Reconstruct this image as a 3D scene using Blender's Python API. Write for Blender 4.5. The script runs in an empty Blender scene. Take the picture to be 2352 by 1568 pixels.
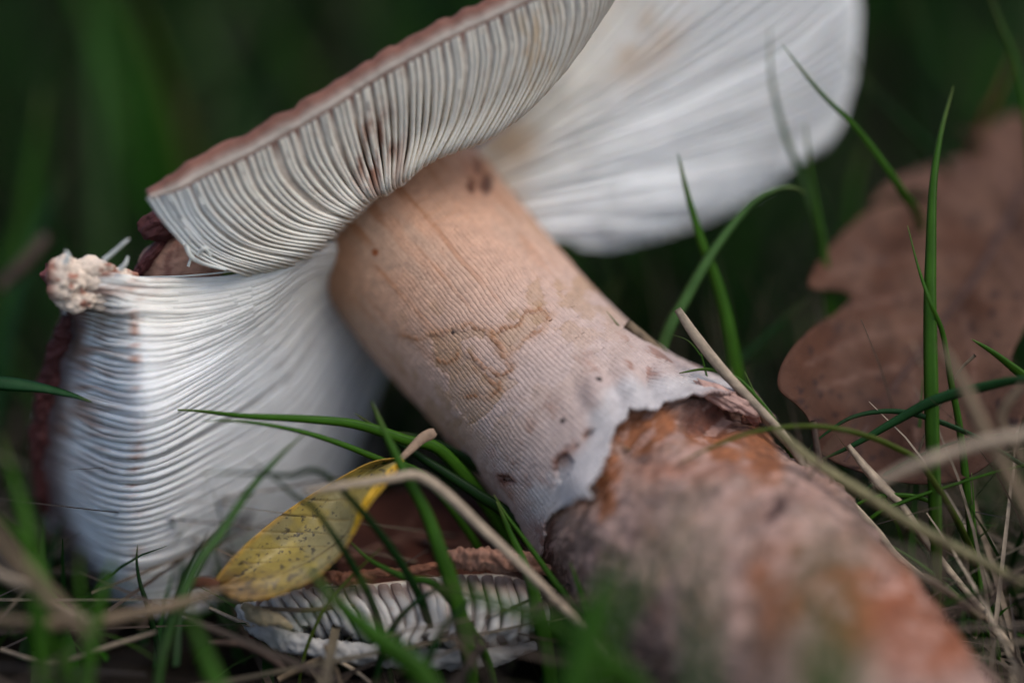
import bpy, math, random
import numpy as np
from mathutils import Vector
from mathutils.geometry import delaunay_2d_cdt

# ------------------------------------------------------------------ camera, light
scene = bpy.context.scene
COL = scene.collection
R = math.radians
U = 0.155 / 2352            # one control unit in metres (frame is 15.5 cm wide at the focus distance)
F = 5880.0                  # focus distance in control units
TH = R(18)                  # camera looks down by this angle
H = 2540.0                  # camera height in control units
cam = bpy.data.cameras.new('camera'); cam_o = bpy.data.objects.new('camera', cam); COL.objects.link(cam_o)
scene.camera = cam_o
cam.lens = 90; cam.sensor_width = 36; cam.clip_start = 0.01; cam.clip_end = 60
cam_o.location = (0, 0, H * U); cam_o.rotation_euler = (R(90) - TH, 0, 0)
cam.dof.use_dof = True; cam.dof.focus_distance = F * U; cam.dof.aperture_fstop = 2.3

world = bpy.data.worlds.new('World'); scene.world = world; world.use_nodes = True
wn = world.node_tree.nodes; wl = world.node_tree.links
sky = wn.new('ShaderNodeTexSky'); sky.sky_type = 'NISHITA'; sky.sun_disc = False
SUN_EL, SUN_AZ = 60, 130     # azimuth clockwise from +Y (behind the camera, to the right)
sky.sun_elevation = R(SUN_EL); sky.sun_rotation = R(SUN_AZ); sky.air_density = 1.0; sky.dust_density = 3.0
bg = wn['Background']; bg.inputs['Strength'].default_value = 0.12
wl.new(sky.outputs[0], bg.inputs['Color'])
sun = bpy.data.lights.new('sun', 'SUN'); sun.energy = 1.0; sun.angle = R(40); sun.color = (1.0, 0.97, 0.93)
sun_o = bpy.data.objects.new('sun', sun); COL.objects.link(sun_o)
az, el = R(SUN_AZ), R(SUN_EL)
sd = Vector((math.sin(az) * math.cos(el), math.cos(az) * math.cos(el), math.sin(el)))
sun_o.rotation_euler = sd.to_track_quat('Z', 'Y').to_euler(); sun_o.location = sd * 2
scene.view_settings.view_transform = 'Standard'; scene.view_settings.look = 'None'
scene.view_settings.exposure = 0.56; scene.view_settings.gamma = 1
scene.cycles.use_denoising = True; scene.cycles.max_bounces = 8
scene.cycles.transparent_max_bounces = 6
scene.cycles.caustics_reflective = False; scene.cycles.caustics_refractive = False

rng = np.random.default_rng(11); random.seed(5)

# ------------------------------------------------------------------ helpers
def W(q):
    """control point (across, down, away from the focus plane) -> world metres"""
    q = np.asarray(q, float); D = (F + q[..., 2]); k = D / F
    x = (q[..., 0] - 1176) * k; y = (q[..., 1] - 784) * k
    return np.stack([x, D * math.cos(TH) - y * math.sin(TH), H - D * math.sin(TH) - y * math.cos(TH)], -1) * U

def lin(r, g, b):
    f = lambda c: (c / 255 / 12.92) if c / 255 <= .04045 else ((c / 255 + .055) / 1.055) ** 2.4
    return np.array([f(r), f(g), f(b)])

_tab = rng.random((32, 32, 32))
def vnoise(p):
    p = np.asarray(p, float); i = np.floor(p).astype(int); f = p - i; f = f * f * (3 - 2 * f); r = 0
    for a in (0, 1):
        for b in (0, 1):
            for c in (0, 1):
                w = (f[..., 0] if a else 1 - f[..., 0]) * (f[..., 1] if b else 1 - f[..., 1]) * (f[..., 2] if c else 1 - f[..., 2])
                r = r + w * _tab[(i[..., 0] + a) % 32, (i[..., 1] + b) % 32, (i[..., 2] + c) % 32]
    return r
def fbm(p, o=4):
    p = np.asarray(p, float); r = 0; a = .5; n = 0
    for k in range(o):
        r = r + a * vnoise(p + 7.3 * k); n += a; a *= .55; p = p * 2.03
    return r / n            # about 0..1
def nz(a, b, c=0.0):
    a, b, c = np.broadcast_arrays(np.asarray(a, float), np.asarray(b, float), np.asarray(c, float))
    return np.stack([a, b, c], -1)
def sstep(a, b, x): t = np.clip((x - a) / (b - a), 0, 1); return t * t * (3 - 2 * t)
def mixc(a, b, t): t = np.asarray(t)[..., None]; return np.asarray(a) * (1 - t) + np.asarray(b) * t

def cr(P, t):
    """Catmull-Rom through P (first axis) at positions t in 0..n-1"""
    P = np.asarray(P, float); n = len(P); t = np.asarray(t, float)
    i = np.clip(np.floor(t).astype(int), 0, n - 2); f = (t - i).reshape((-1,) + (1,) * (P.ndim - 1))
    ext = np.concatenate([2 * P[:1] - P[1:2], P, 2 * P[-1:] - P[-2:-1]])
    a, b, c, d = ext[i], ext[i + 1], ext[i + 2], ext[i + 3]
    return .5 * (2 * b + (c - a) * f + (2 * a - 5 * b + 4 * c - d) * f ** 2 + (3 * b - a - 3 * c + d) * f ** 3)
def surf(ctrl, ts, ss):
    a = cr(ctrl, ts); return np.swapaxes(cr(np.swapaxes(a, 0, 1), ss), 0, 1)
def norm(v): return v / np.maximum(np.linalg.norm(v, axis=-1, keepdims=True), 1e-9)

def gridf(n, m, wrap=False, flip=False, off=0):
    i, j = np.meshgrid(np.arange(n - 1), np.arange(m if wrap else m - 1), indexing='ij'); j2 = (j + 1) % m
    f = np.stack([i * m + j, i * m + j2, (i + 1) * m + j2, (i + 1) * m + j], -1).reshape(-1, 4)
    return (f[:, ::-1] if flip else f) + off

def mesh(name, V, Fc, col=None, mat=None, parent=None, smooth=True, space='q', link=True):
    """one mesh object; V in control space ('q') or world ('w'); Fc list of quads/tris"""
    V = np.asarray(V, float).reshape(-1, 3)
    if space == 'q': V = W(V)
    me = bpy.data.meshes.new(name)
    if isinstance(Fc, np.ndarray): 
        k = Fc.shape[1]
        me.vertices.add(len(V)); me.vertices.foreach_set('co', V.ravel().astype(np.float32))
        me.loops.add(Fc.size); me.loops.foreach_set('vertex_index', Fc.ravel().astype(np.int32))
        me.polygons.add(len(Fc)); me.polygons.foreach_set('loop_start', np.arange(0, Fc.size, k, dtype=np.int32))
        me.update(calc_edges=True); me.validate()
    else:
        me.from_pydata(V.tolist(), [], [list(map(int, f)) for f in Fc]); me.update()
    if smooth: me.polygons.foreach_set('use_smooth', np.ones(len(me.polygons), bool))
    if col is not None and len(me.vertices) == len(V):
        c = np.broadcast_to(np.asarray(col, float).reshape(-1, 3), (len(V), 3))
        at = me.color_attributes.new('Col', 'FLOAT_COLOR', 'POINT')
        at.data.foreach_set('color', np.concatenate([np.clip(c, 0, 1), np.ones((len(V), 1))], 1).ravel().astype(np.float32))
    if mat: me.materials.append(mat)
    o = bpy.data.objects.new(name, me)
    if link: COL.objects.link(o)
    if parent: o.parent = parent
    return o
def tag(o, label=None, cat=None, group=None, kind=None):
    for k, v in (('label', label), ('category', cat), ('group', group), ('kind', kind)):
        if v: o[k] = v
    return o
def empty(name, label, cat, group=None):
    o = bpy.data.objects.new(name, None); o.empty_display_size = .005; COL.objects.link(o)
    return tag(o, label, cat, group)

# ------------------------------------------------------------------ materials
def mat(name, rough=.6, bump=0.0, bscale=900, sss=0.0, transl=0.0, var=.15, vscale=400, stretch=None, spec=.4, col=None):
    m = bpy.data.materials.new(name); m.use_nodes = True; nt = m.node_tree; N = nt.nodes; L = nt.links
    p = N['Principled BSDF']; out = N['Material Output']
    if col is None:
        a = N.new('ShaderNodeAttribute'); a.attribute_name = 'Col'; src = a.outputs['Color']
    else:
        a = N.new('ShaderNodeRGB'); a.outputs[0].default_value = (*col, 1); src = a.outputs[0]
    tc = N.new('ShaderNodeTexCoord'); mp = N.new('ShaderNodeMapping'); L.new(tc.outputs['Object'], mp.inputs[0])
    if stretch: mp.inputs['Scale'].default_value = stretch
    n1 = N.new('ShaderNodeTexNoise'); n1.inputs['Scale'].default_value = vscale; n1.inputs['Detail'].default_value = 5
    L.new(mp.outputs[0], n1.inputs['Vector'])
    mr = N.new('ShaderNodeMapRange'); mr.inputs['From Min'].default_value = .3; mr.inputs['From Max'].default_value = .7
    mr.inputs['To Min'].default_value = 1 - var; mr.inputs['To Max'].default_value = 1 + var
    L.new(n1.outputs['Fac'], mr.inputs['Value'])
    mx = N.new('ShaderNodeVectorMath'); mx.operation = 'SCALE'; L.new(src, mx.inputs[0]); L.new(mr.outputs[0], mx.inputs['Scale'])
    L.new(mx.outputs[0], p.inputs['Base Color'])
    p.inputs['Roughness'].default_value = rough; p.inputs['Specular IOR Level'].default_value = spec
    if bump:
        n2 = N.new('ShaderNodeTexNoise'); n2.inputs['Scale'].default_value = bscale; n2.inputs['Detail'].default_value = 6
        L.new(mp.outputs[0], n2.inputs['Vector'])
        b = N.new('ShaderNodeBump'); b.inputs['Strength'].default_value = bump; b.inputs['Distance'].default_value = .0004
        L.new(n2.outputs['Fac'], b.inputs['Height']); L.new(b.outputs[0], p.inputs['Normal'])
    if sss:
        p.inputs['Subsurface Weight'].default_value = sss; p.inputs['Subsurface Radius'].default_value = (1, .7, .5)
        p.inputs['Subsurface Scale'].default_value = .0012
    if transl:
        t = N.new('ShaderNodeBsdfTranslucent'); L.new(mx.outputs[0], t.inputs['Color'])
        ms = N.new('ShaderNodeMixShader'); ms.inputs[0].default_value = transl
        L.new(p.outputs[0], ms.inputs[1]); L.new(t.outputs[0], ms.inputs[2]); L.new(ms.outputs[0], out.inputs['Surface'])
    return m
M_gill = mat('gill_tissue', .55, .25, 1500, sss=.25, transl=.12, var=.06, vscale=300)
M_flesh = mat('cap_flesh_and_skin', .65, .5, 900, spec=.25, sss=.15, var=.14, vscale=500)
M_stem = mat('stem_skin', .5, .45, 2600, sss=.12, var=.10, vscale=700)
M_core = mat('stem_torn_body', .75, .8, 700, var=.30, vscale=450)
M_grass = mat('grass_blade', .5, .2, 700, spec=.22, transl=.35, var=.14, vscale=250)
M_back = mat('background_grass', .6, 0, transl=.3, var=.14, vscale=250, spec=.12)
M_straw = mat('dry_straw', .7, .6, 900, var=.25, vscale=600, transl=.08)
M_leaf = mat('dead_leaf', .7, .5, 900, var=.2, vscale=260, transl=.05, spec=.15)
M_yleaf = mat('yellow_leaf', .42, .35, 900, var=.12, vscale=400, transl=.28)
M_soil = mat('soil', .95, 1.0, 400, spec=.08, var=.5, vscale=120, col=(.008, .006, .004))

# ------------------------------------------------------------------ ground
def ground_z(X, Y):
    return (fbm(nz(X * 28, Y * 28), 4) - .5) * .012
gs = np.concatenate([-np.geomspace(30, .5, 22), np.linspace(-.45, .45, 150), np.geomspace(.5, 30, 22)])
gy = gs + .35
GX, GY = np.meshgrid(gs, gy, indexing='ij')
V = np.stack([GX, GY, ground_z(GX, GY) - .004], -1)
tag(mesh('ground', V, gridf(len(gs), len(gy), flip=True), mat=M_soil, space='w'), kind='structure')

# ------------------------------------------------------------------ mushroom
mushroom = empty('mushroom', 'large fallen mushroom with torn white gills, striped cream stem and ragged brown base', 'mushroom')
mushroom.location = (0, 0, 0)
CREAM = np.array([.76, .71, .61]); WHITE = np.array([.84, .84, .82]); BROWN = np.array([.20, .085, .05]); PINK = np.array([.34, .17, .12])
PLUM = np.array([.075, .022, .02]); ORANGE = np.array([.40, .17, .06])

def extras(ctrl):  # list of curves -> array (nt, ns, 3)
    return np.array(ctrl, float)

def gill_patch(ctrl, n, hgt, wid, colf, s1, wav, seed, flip=1, ns=30, hprof=None, short=0.0, cap_th=(46, 80), rim=46, skin=None,
               fleshcol=None, name_cap='cap_section', rimcol=None, ts_jit=.25, par=None, bundle=0., wavf=None, gapf=None, w2f=None, rimf=None):
    """gills (each a blade of its own) standing on a slab of cap flesh; ctrl runs margin -> stem"""
    par = par or mushroom
    ctrl = np.array(ctrl, float); nt, nc, _ = ctrl.shape
    g = np.random.default_rng(seed)
    def frame(ts, ss):
        e = 1e-2
        Q = surf(ctrl, ts, ss)
        Qt = surf(ctrl, np.clip(ts + e, 0, nt - 1), ss) - surf(ctrl, np.clip(ts - e, 0, nt - 1), ss)
        Qs = surf(ctrl, ts, np.clip(ss + e, 0, nc - 1)) - surf(ctrl, ts, np.clip(ss - e, 0, nc - 1))
        Nn = norm(np.cross(Qs, Qt)) * flip
        return Q, Nn, norm(Qt), norm(Qs)
    ss = np.linspace(0, nc - 1, ns)
    sf = ss / (nc - 1)
    hp1 = hp = hprof(sf) if hprof else sstep(-.12, .16, sf)
    gf = gapf or (lambda t: 1 + 0 * t)
    # slab
    tsl = np.linspace(0, nt - 1, 90); Q, Nn, Tt, Ts = frame(tsl, ss)
    inner = Q - Nn * (hgt * hp)[None, :, None] * gf(tsl)[:, None, None]
    thk = cap_th[0] + (cap_th[1] - cap_th[0]) * sf
    wob = (fbm(nz(tsl[:, None] * 2.3, sf[None] * 5, seed), 3) - .5) * 14
    outer = inner - Nn * (thk[None, :, None] + wob[..., None])
    ar = np.linspace(0, math.pi, 11)[1:-1]
    rimq = []
    rw = 1 + .5 * (fbm(nz(tsl * 3.1, 0 * tsl, seed + 3), 3) - .5) + .12 * (vnoise(nz(tsl * 7, 0 * tsl, seed)) - .5)
    if rimf: rw = rw * rimf(tsl)
    c0 = (inner[:, 0] + outer[:, 0]) / 2; hv = (inner[:, 0] - outer[:, 0]) / 2
    for a in ar: rimq.append(c0 + hv * math.cos(a) - Ts[:, 0] * (rim * rw)[:, None] * math.sin(a))
    rimq = np.stack(rimq, 1)
    loop = np.concatenate([inner[:, ::-1], rimq, outer], 1)     # closed profile
    m = loop.shape[1]
    faces = [tuple(f) for f in gridf(len(tsl), m, wrap=True, flip=(flip > 0))]
    for row in (0, len(tsl) - 1):
        b = row * m
        for j in range(ns - 1):
            ii = [b + j, b + j + 1, b + m - 2 - j, b + m - 1 - j]
            faces.append(ii if row else ii[::-1])
        faces.append([b + k for k in range(ns - 1, ns + len(ar) + 1)])
    fc = fleshcol if fleshcol is not None else CREAM * .9
    C = np.zeros((len(tsl), m, 3)); C[:, :ns] = fc
    if skin is None: skin = BROWN
    rc = rimcol if rimcol is not None else PINK
    for k in range(len(ar)): C[:, ns + k] = mixc(fc, mixc(rc, skin, sstep(3, 8, k) * np.ones(len(tsl))), min(1, (k + .6) / 2.0) * np.ones(len(tsl)))
    C[:, ns + len(ar):] = skin
    if rimf:
        for k in range(4): C[:, ns - 1 - k] = mixc(C[:, ns - 1 - k], rc, (.95, .7, .4, .15)[k] * np.ones(len(tsl)))
    mot = fbm(nz(loop[..., 0] / 40, loop[..., 1] / 40, loop[..., 2] / 40), 4)
    C = C * (0.65 + .7 * mot)[..., None]
    if colf:
        c1 = colf(loop[:, :ns], C[:, :ns], True); kk = sstep(0, 5, np.arange(ns)[::-1] * (1. if rimf else 99))[None, :, None]; C[:, :ns] = C[:, :ns] * (1 - kk) + c1 * kk
    sec = mesh(name_cap, loop.reshape(-1, 3), faces, C.reshape(-1, 3), M_flesh, par)
    # gills
    gap = np.ones(n); T = (np.arange(n) + .5 + g.uniform(-ts_jit, ts_jit, n)) / n * (nt - 1)
    Q, Nn, Tt, Ts = frame(T, ss)
    for i in range(n):
        wv = wav[0] * (fbm(nz(sf * wav[1], i * .37, seed), 2) - .5) * 2 + wav[0] * .5 * (vnoise(nz(sf * wav[1] * 2.2, i * 3.7, seed)) - .5)
        he = 1 + .10 * (vnoise(nz(sf * 9, i * 5.3, seed)) - .5) + (wav[2] * (fbm(nz(sf * 7, i * 1.9, seed + 1), 3) - .5))
        he = he + bundle * (vnoise(nz(i * .36, sf * 2.2, seed)) - .5) + bundle * .6 * (vnoise(nz(i * .9, sf * 3, seed + 4)) - .5)
        if wavf: wv = wv * wavf(sf); 
        if short and i % 3 == 1: a0 = 0
        hp = hp1 * float(gf(T[i])); hh = hgt * hp * he
        base = Q[i] - Nn[i] * (hgt * hp + 5)[:, None]
        edge = Q[i] - Nn[i] * (hgt * hp - hh)[:, None] + Tt[i] * wv[:, None]
        if i % 3 == 1 and short:   # short gill that does not reach the stem
            k = sstep(short, short + .12, sf); edge = edge * (1 - k)[:, None] + base * k[:, None]
        mid = base * .4 + edge * .6 + Tt[i] * (wv * .35)[:, None] * .3
        w0, w1, w2 = wid
        if w2f: w2 = w1 + (w2 - w1) * w2f(sf)[:, None]
        ring = np.stack([base - Tt[i] * w0, mid - Tt[i] * w1, edge - Tt[i] * w2, edge + Tt[i] * w2, mid + Tt[i] * w1, base + Tt[i] * w0], 1)
        V = ring.reshape(-1, 3)
        Cc = np.broadcast_to(CREAM, V.shape).copy() * g.uniform(.93, 1.04)
        Cc = colf(V, Cc, False) if colf else Cc
        mesh('gill', V, gridf(ns, 6, wrap=True, flip=flip < 0), Cc, M_gill, par)
    return sec

def spot(V, u, v, r1, r2=None, soft=.5):
    r2 = r2 or r1
    d = np.sqrt(((V[..., 0] - u) / r1) ** 2 + ((V[..., 1] - v) / r2) ** 2)
    return 1 - sstep(1 - soft, 1 + soft, d)

# --- upper band of the cap (nearest side), gills hanging over the stem top
A = [
 [(342, 455, -120), (392, 525, -80), (455, 588, -35), (560, 632, 0), (640, 640, 190), (800, 560, 360)],
 [(410, 438, -120), (445, 505, -80), (520, 572, -35), (650, 610, 0), (700, 610, 190), (810, 550, 360)],
 [(482, 402, -120), (522, 475, -80), (610, 546, -35), (725, 568, 0), (755, 570, 190), (830, 540, 360)],
 [(572, 360, -120), (606, 436, -80), (682, 502, -35), (768, 526, 0), (795, 525, 180), (850, 500, 360)],
 [(670, 306, -120), (697, 380, -80), (752, 450, -35), (812, 490, 0), (838, 488, 170), (880, 470, 360)],
 [(766, 250, -120), (784, 325, -80), (815, 402, -35), (850, 460, 0), (872, 452, 170), (910, 430, 360)],
 [(856, 192, -120), (867, 270, -80), (879, 352, -35), (890, 442, 0), (910, 425, 170), (940, 400, 360)],
 [(946, 140, -120), (955, 220, -80), (952, 312, -35), (930, 416, 0), (955, 395, 170), (970, 380, 360)],
 [(1042, 88, -120), (1052, 178, -80), (1036, 280, -35), (990, 374, 5), (1000, 345, 180), (1000, 350, 360)],
 [(1130, 48, -120), (1142, 135, -80), (1116, 242, -35), (1060, 346, 10), (1060, 310, 180), (1040, 330, 360)],
 [(1215, 8, -120), (1226, 92, -80), (1200, 200, -35), (1130, 318, 15), (1100, 290, 165), (1050, 248, 345)],
 [(1290, -25, -120), (1302, 55, -80), (1280, 150, -35), (1215, 256, 20), (1185, 228, 170), (1135, 186, 350)],
 [(1352, -60, -120), (1367, 10, -80), (1348, 86, -35), (1302, 160, 25), (1272, 132, 175), (1222, 90, 355)],
 [(1420, -110, -120), (1430, -50, -80), (1420, -10, -35), (1386, 34, 30), (1356, 6, 180), (1306, -36, 360)],
]
def colA(V, C, flesh):
    m = spot(V, 862, 350, 62, 100, .5)
    warm = spot(V, 1240, 90, 60, 110, .7)
    m2 = spot(V, 700, 420, 250, 200, .9) * .25
    if flesh:
        C = mixc(C, np.array([.16, .06, .035]), np.maximum(m, .10)); C = mixc(C, np.array([.50, .36, .26]), m2 + .15)
    else:
        nn = fbm(nz(V[..., 0] / 14, V[..., 1] / 60, V[..., 2] / 60), 3)
        C = mixc(C, np.array([.28, .12, .07]), m * sstep(.38, .62, nn) * .95)
        C = mixc(C, np.array([.62, .42, .22]), warm * sstep(.42, .66, nn) * .7)
        edge = spot(V, 395, 530, 130, 120, .6)
        C = mixc(C, np.array([.66, .72, .74]), edge * .6)
        tip = sstep(.50, .8, fbm(nz(V[..., 0] / 9, V[..., 1] / 9, V[..., 2] / 9), 2))
        C = mixc(C, np.array([.40, .23, .14]), tip * .25)
        # browner close to the brown margin
    return C
gill_patch(A, 76, 15, (8.5, 6.6, 3.6), colA, 1, (4.2, 4, .22), 3, flip=1, rimcol=np.array([.19, .085, .06]), skin=np.array([.13, .05, .035]), rim=46, short=.62, cap_th=(44, 14), ts_jit=.33,
           hprof=lambda s: (.16 + .84 * sstep(.12, .5, s)) * sstep(-.08, .1, s), fleshcol=CREAM * .9, w2f=lambda s: sstep(.05, .5, s),
           gapf=lambda t: .75 + 2.1 * np.exp(-((t - 6.3) / 1.1) ** 2), rimf=lambda t: .25 + .75 * sstep(-.2, 1.6, t))

# --- lower left part of the cap: gills fan from the stem to a torn crest, then turn to the ragged margin
B = [
 [(150, 612, -60), (300, 640, 10), (450, 642, 20), (600, 624, 20), (726, 570, 80), (860, 560, 330)],
 [(135, 655, -60), (296, 672, 5), (440, 676, 10), (600, 648, 20), (728, 584, 90), (862, 580, 340)],
 [(150, 700, 20), (300, 718, -5), (440, 722, 0), (603, 680, 30), (730, 600, 110), (865, 600, 350)],
 [(148, 745, 50), (306, 780, -10), (447, 770, 0), (607, 700, 45), (732, 618, 140), (868, 620, 360)],
 [(125, 795, 70), (308, 850, -15), (455, 818, 10), (612, 728, 70), (736, 636, 180), (872, 640, 370)],
 [(108, 865, 85), (312, 930, -15), (465, 872, 25), (622, 765, 110), (743, 658, 220), (876, 660, 390)],
 [(92, 935, 110), (312, 1005, 10), (480, 935, 70), (642, 820, 170), (754, 692, 270), (880, 680, 400)],
 [(86, 1010, 150), (302, 1090, 60), (492, 1015, 130), (668, 892, 240), (776, 745, 320), (885, 700, 420)],
 [(88, 1090, 200), (290, 1180, 120), (500, 1105, 200), (695, 972, 310), (806, 800, 370), (890, 720, 440)],
 [(104, 1170, 260), (286, 1270, 190), (506, 1195, 280), (720, 1055, 380), (833, 850, 430), (900, 740, 470)],
 [(140, 1250, 320), (300, 1350, 270), (518, 1285, 370), (738, 1135, 460), (849, 890, 490), (905, 760, 500)],
 [(190, 1340, 390), (350, 1425, 360), (550, 1372, 460), (742, 1215, 540), (857, 935, 540), (910, 780, 530)],
]
def colB(V, C, flesh):
    w = sstep(640, 1000, V[..., 1])
    C = mixc(C, WHITE * (.85 if flesh else 1), np.clip(w + .35, 0, 1))
    nn = fbm(nz(V[..., 0] / 60, V[..., 1] / 10, V[..., 2] / 40), 3)
    bl = sstep(330, 190, V[..., 0]) * sstep(.38, .62, nn) * sstep(1250, 950, V[..., 1])
    C = mixc(C, np.array([.30, .15, .09]), bl * .85)
    ex = V[..., 0] - np.interp(V[..., 1], [700, 745, 795, 865, 935, 1010, 1090, 1170, 1250, 1340], [150, 148, 125, 108, 92, 86, 88, 104, 140, 190])
    mg = sstep(78, 20, ex + 60 * (nn - .5)) * sstep(660, 720, V[..., 1])
    C = mixc(C, np.array([.13, .045, .035]), mg * .92)
    st = sstep(720, 620, V[..., 1]) * sstep(.5, .62, nn) * sstep(420, 300, V[..., 0])
    C = mixc(C, np.array([.30, .10, .05]), st * .7)
    if flesh: C = C * .75
    tip = np.exp(-((V[..., 0] - 310) / 10) ** 2) * sstep(.5, .62, fbm(nz(V[..., 0] / 10, V[..., 1] / 9, 0), 2))
    C = mixc(C, np.array([.42, .16, .07]), tip * .8)
    return C
def hpB(s): return sstep(-.1, .2, s) * (1.25 - .95 * sstep(.2, .6, s))
def wvB(s): return .35 + 1.3 * sstep(.30, .12, s)
for row in B:
    row[1] = (row[1][0], row[1][1], row[1][2] - 85); row[0] = (row[0][0], row[0][1], row[0][2] + 165 * sstep(650, 800, np.array(row[0][1])))
gill_patch(B, 66, 16, (10, 9, 4.5), colB, 1, (11, 7, .8), 8, bundle=.5, wavf=wvB, flip=-1, rimcol=PLUM * 2.2, skin=PLUM, rim=46, cap_th=(40, 60), short=.55, ts_jit=.45, hprof=hpB,
           fleshcol=WHITE * .9, ns=40, gapf=lambda t: .30 + .75 * sstep(7, 1.5, t))
# --- far right lobe of the cap
Cc_ = [
 [(1460, -130, 415), (1400, -20, 400), (1310, 120, 380), (1210, 250, 370), (1120, 330, 360), (1060, 380, 340)],
 [(1640, -150, 460), (1540, -20, 437), (1400, 130, 415), (1270, 250, 390), (1140, 345, 365), (1062, 390, 345)],
 [(1860, -120, 520), (1700, 10, 490), (1510, 150, 452), (1320, 275, 407), (1150, 370, 370), (1065, 400, 350)],
 [(1960, -20, 550), (1790, 120, 520), (1560, 235, 475), (1340, 320, 422), (1160, 400, 375), (1070, 420, 355)],
 [(1962, 120, 550), (1800, 220, 535), (1570, 305, 490), (1355, 370, 430), (1170, 425, 380), (1075, 440, 360)],
 [(1930, 250, 542), (1780, 315, 542), (1560, 375, 501), (1365, 420, 437), (1180, 450, 385), (1080, 460, 365)],
 [(1855, 360, 527), (1730, 395, 542), (1545, 430, 508), (1370, 460, 445), (1190, 480, 390), (1085, 480, 370)],
 [(1725, 458, 575), (1645, 462, 560), (1515, 480, 512), (1365, 498, 452), (1200, 505, 396), (1090, 500, 375)],
 [(1575, 528, 560), (1525, 528, 550), (1440, 530, 512), (1345, 532, 460), (1212, 530, 400), (1095, 520, 380)],
 [(1410, 572, 540), (1385, 572, 530), (1345, 568, 505), (1290, 562, 464), (1225, 554, 404), (1100, 540, 385)],
]
def colC(V, C, flesh):
    C = mixc(C, WHITE * 1.06, sstep(1150, 1500, V[..., 0] + .6 * (V[..., 1] - 200)) * .9 + .1)
    nn = fbm(nz(V[..., 0] / 45, V[..., 1] / 45, V[..., 2] / 60), 3)
    warm = np.maximum(spot(V, 1450, 60, 110, 110, .8), spot(V, 1180, 330, 60, 40, .8))
    C = mixc(C, np.array([.62, .45, .30]), warm * sstep(.40, .66, nn) * .8)
    C = mixc(C, np.array([.66, .48, .30]), sstep(1250, 1150, V[..., 0]) * .4)
    if flesh: C = C * .72
    return C
gill_patch(Cc_, 50, 52, (7, 5.5, 3.2), colC, 1, (9, 5, .35), 17, flip=1, bundle=.35, rimcol=WHITE * .75, skin=np.array([.15, .07, .05]), rim=12, cap_th=(30, 70), short=.5,
           fleshcol=WHITE * .8)

# flesh at the torn front, the withered skin flake and fibres
def blob(name, c, r, seed, amp, col, mt, par, n=28, sc=3., colf=None, dirs=None, o_=4):
    th = np.linspace(0, math.pi, n)[:, None]; ph = np.linspace(0, 2 * math.pi, 2 * n, endpoint=False)[None]
    d = np.stack([np.sin(th) * np.cos(ph), np.sin(th) * np.sin(ph), np.cos(th) + 0 * ph], -1)
    k = 1 + amp * (fbm(d * sc + seed, o_) - .5) * 2
    q = d * k[..., None] * np.array(r)
    if dirs is not None:
        q = q @ np.array(dirs, float)
    q = q + np.array(c)
    C = np.broadcast_to(np.asarray(col), q.shape) * (.6 + .8 * fbm(d * 5 + seed + 4, 3))[..., None]
    if colf: C = colf(q, C)
    return mesh(name, q, gridf(n, 2 * n, wrap=True, flip=True), C.reshape(-1, 3), mt, par)
rot = lambda a: [[math.cos(a), math.sin(a), 0], [-math.sin(a), math.cos(a), 0], [0, 0, 1]]
def cft(q, C):
    nn = fbm(nz(q[..., 0] / 28, q[..., 1] / 28, q[..., 2] / 28), 3)
    C = mixc(C, np.array([.28, .10, .06]), sstep(.56, .68, nn) * .9)
    return mixc(C, np.array([.22, .07, .04]), sstep(140, 108, q[..., 0]) * .9)
for c_, r_, k_ in [((152, 644, -70), (48, 50, 34), 2), ((205, 632, -60), (66, 40, 26), 5), ((240, 672, -50), (70, 34, 22), 8), ((172, 686, -60), (52, 30, 26), 13), ((275, 640, -30), (40, 26, 18), 15)]:
    blob('torn_flesh', c_, r_, k_, .42, np.array([.66, .54, .43]), M_flesh, mushroom, colf=cft, n=36, sc=1.8, o_=3)
blob('withered_flake', (372, 512, 45), (56, 36, 26), 9, .42, PLUM * .9, M_flesh, mushroom, n=44, sc=1.7, dirs=rot(R(-25)))
blob('withered_flake', (345, 590, 60), (16, 66, 30), 4, .3, PLUM * 1.3, M_flesh, mushroom, n=40, dirs=rot(R(38)))
# the dark torn skin along the far left edge of that part
LATE_EDGE = [(150, 726, 40), (138, 775, 60), (118, 830, 80), (104, 890, 100), (94, 950, 115), (86, 1010, 140), (84, 1070, 170), (92, 1130, 210), (104, 1180, 250)]
# inner torn face between the withered skin and the upper band
def cti(q, C):
    nn = fbm(nz(q[..., 0] / 16, q[..., 1] / 30, q[..., 2] / 30), 3)
    return mixc(C, np.array([.20, .07, .05]), sstep(.52, .66, nn) * .6)
blob('torn_flesh', (438, 586, 70), (125, 66, 30), 12, .16, np.array([.40, .22, .15]), M_flesh, mushroom, n=48, dirs=rot(R(-18)), colf=cti)

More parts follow.
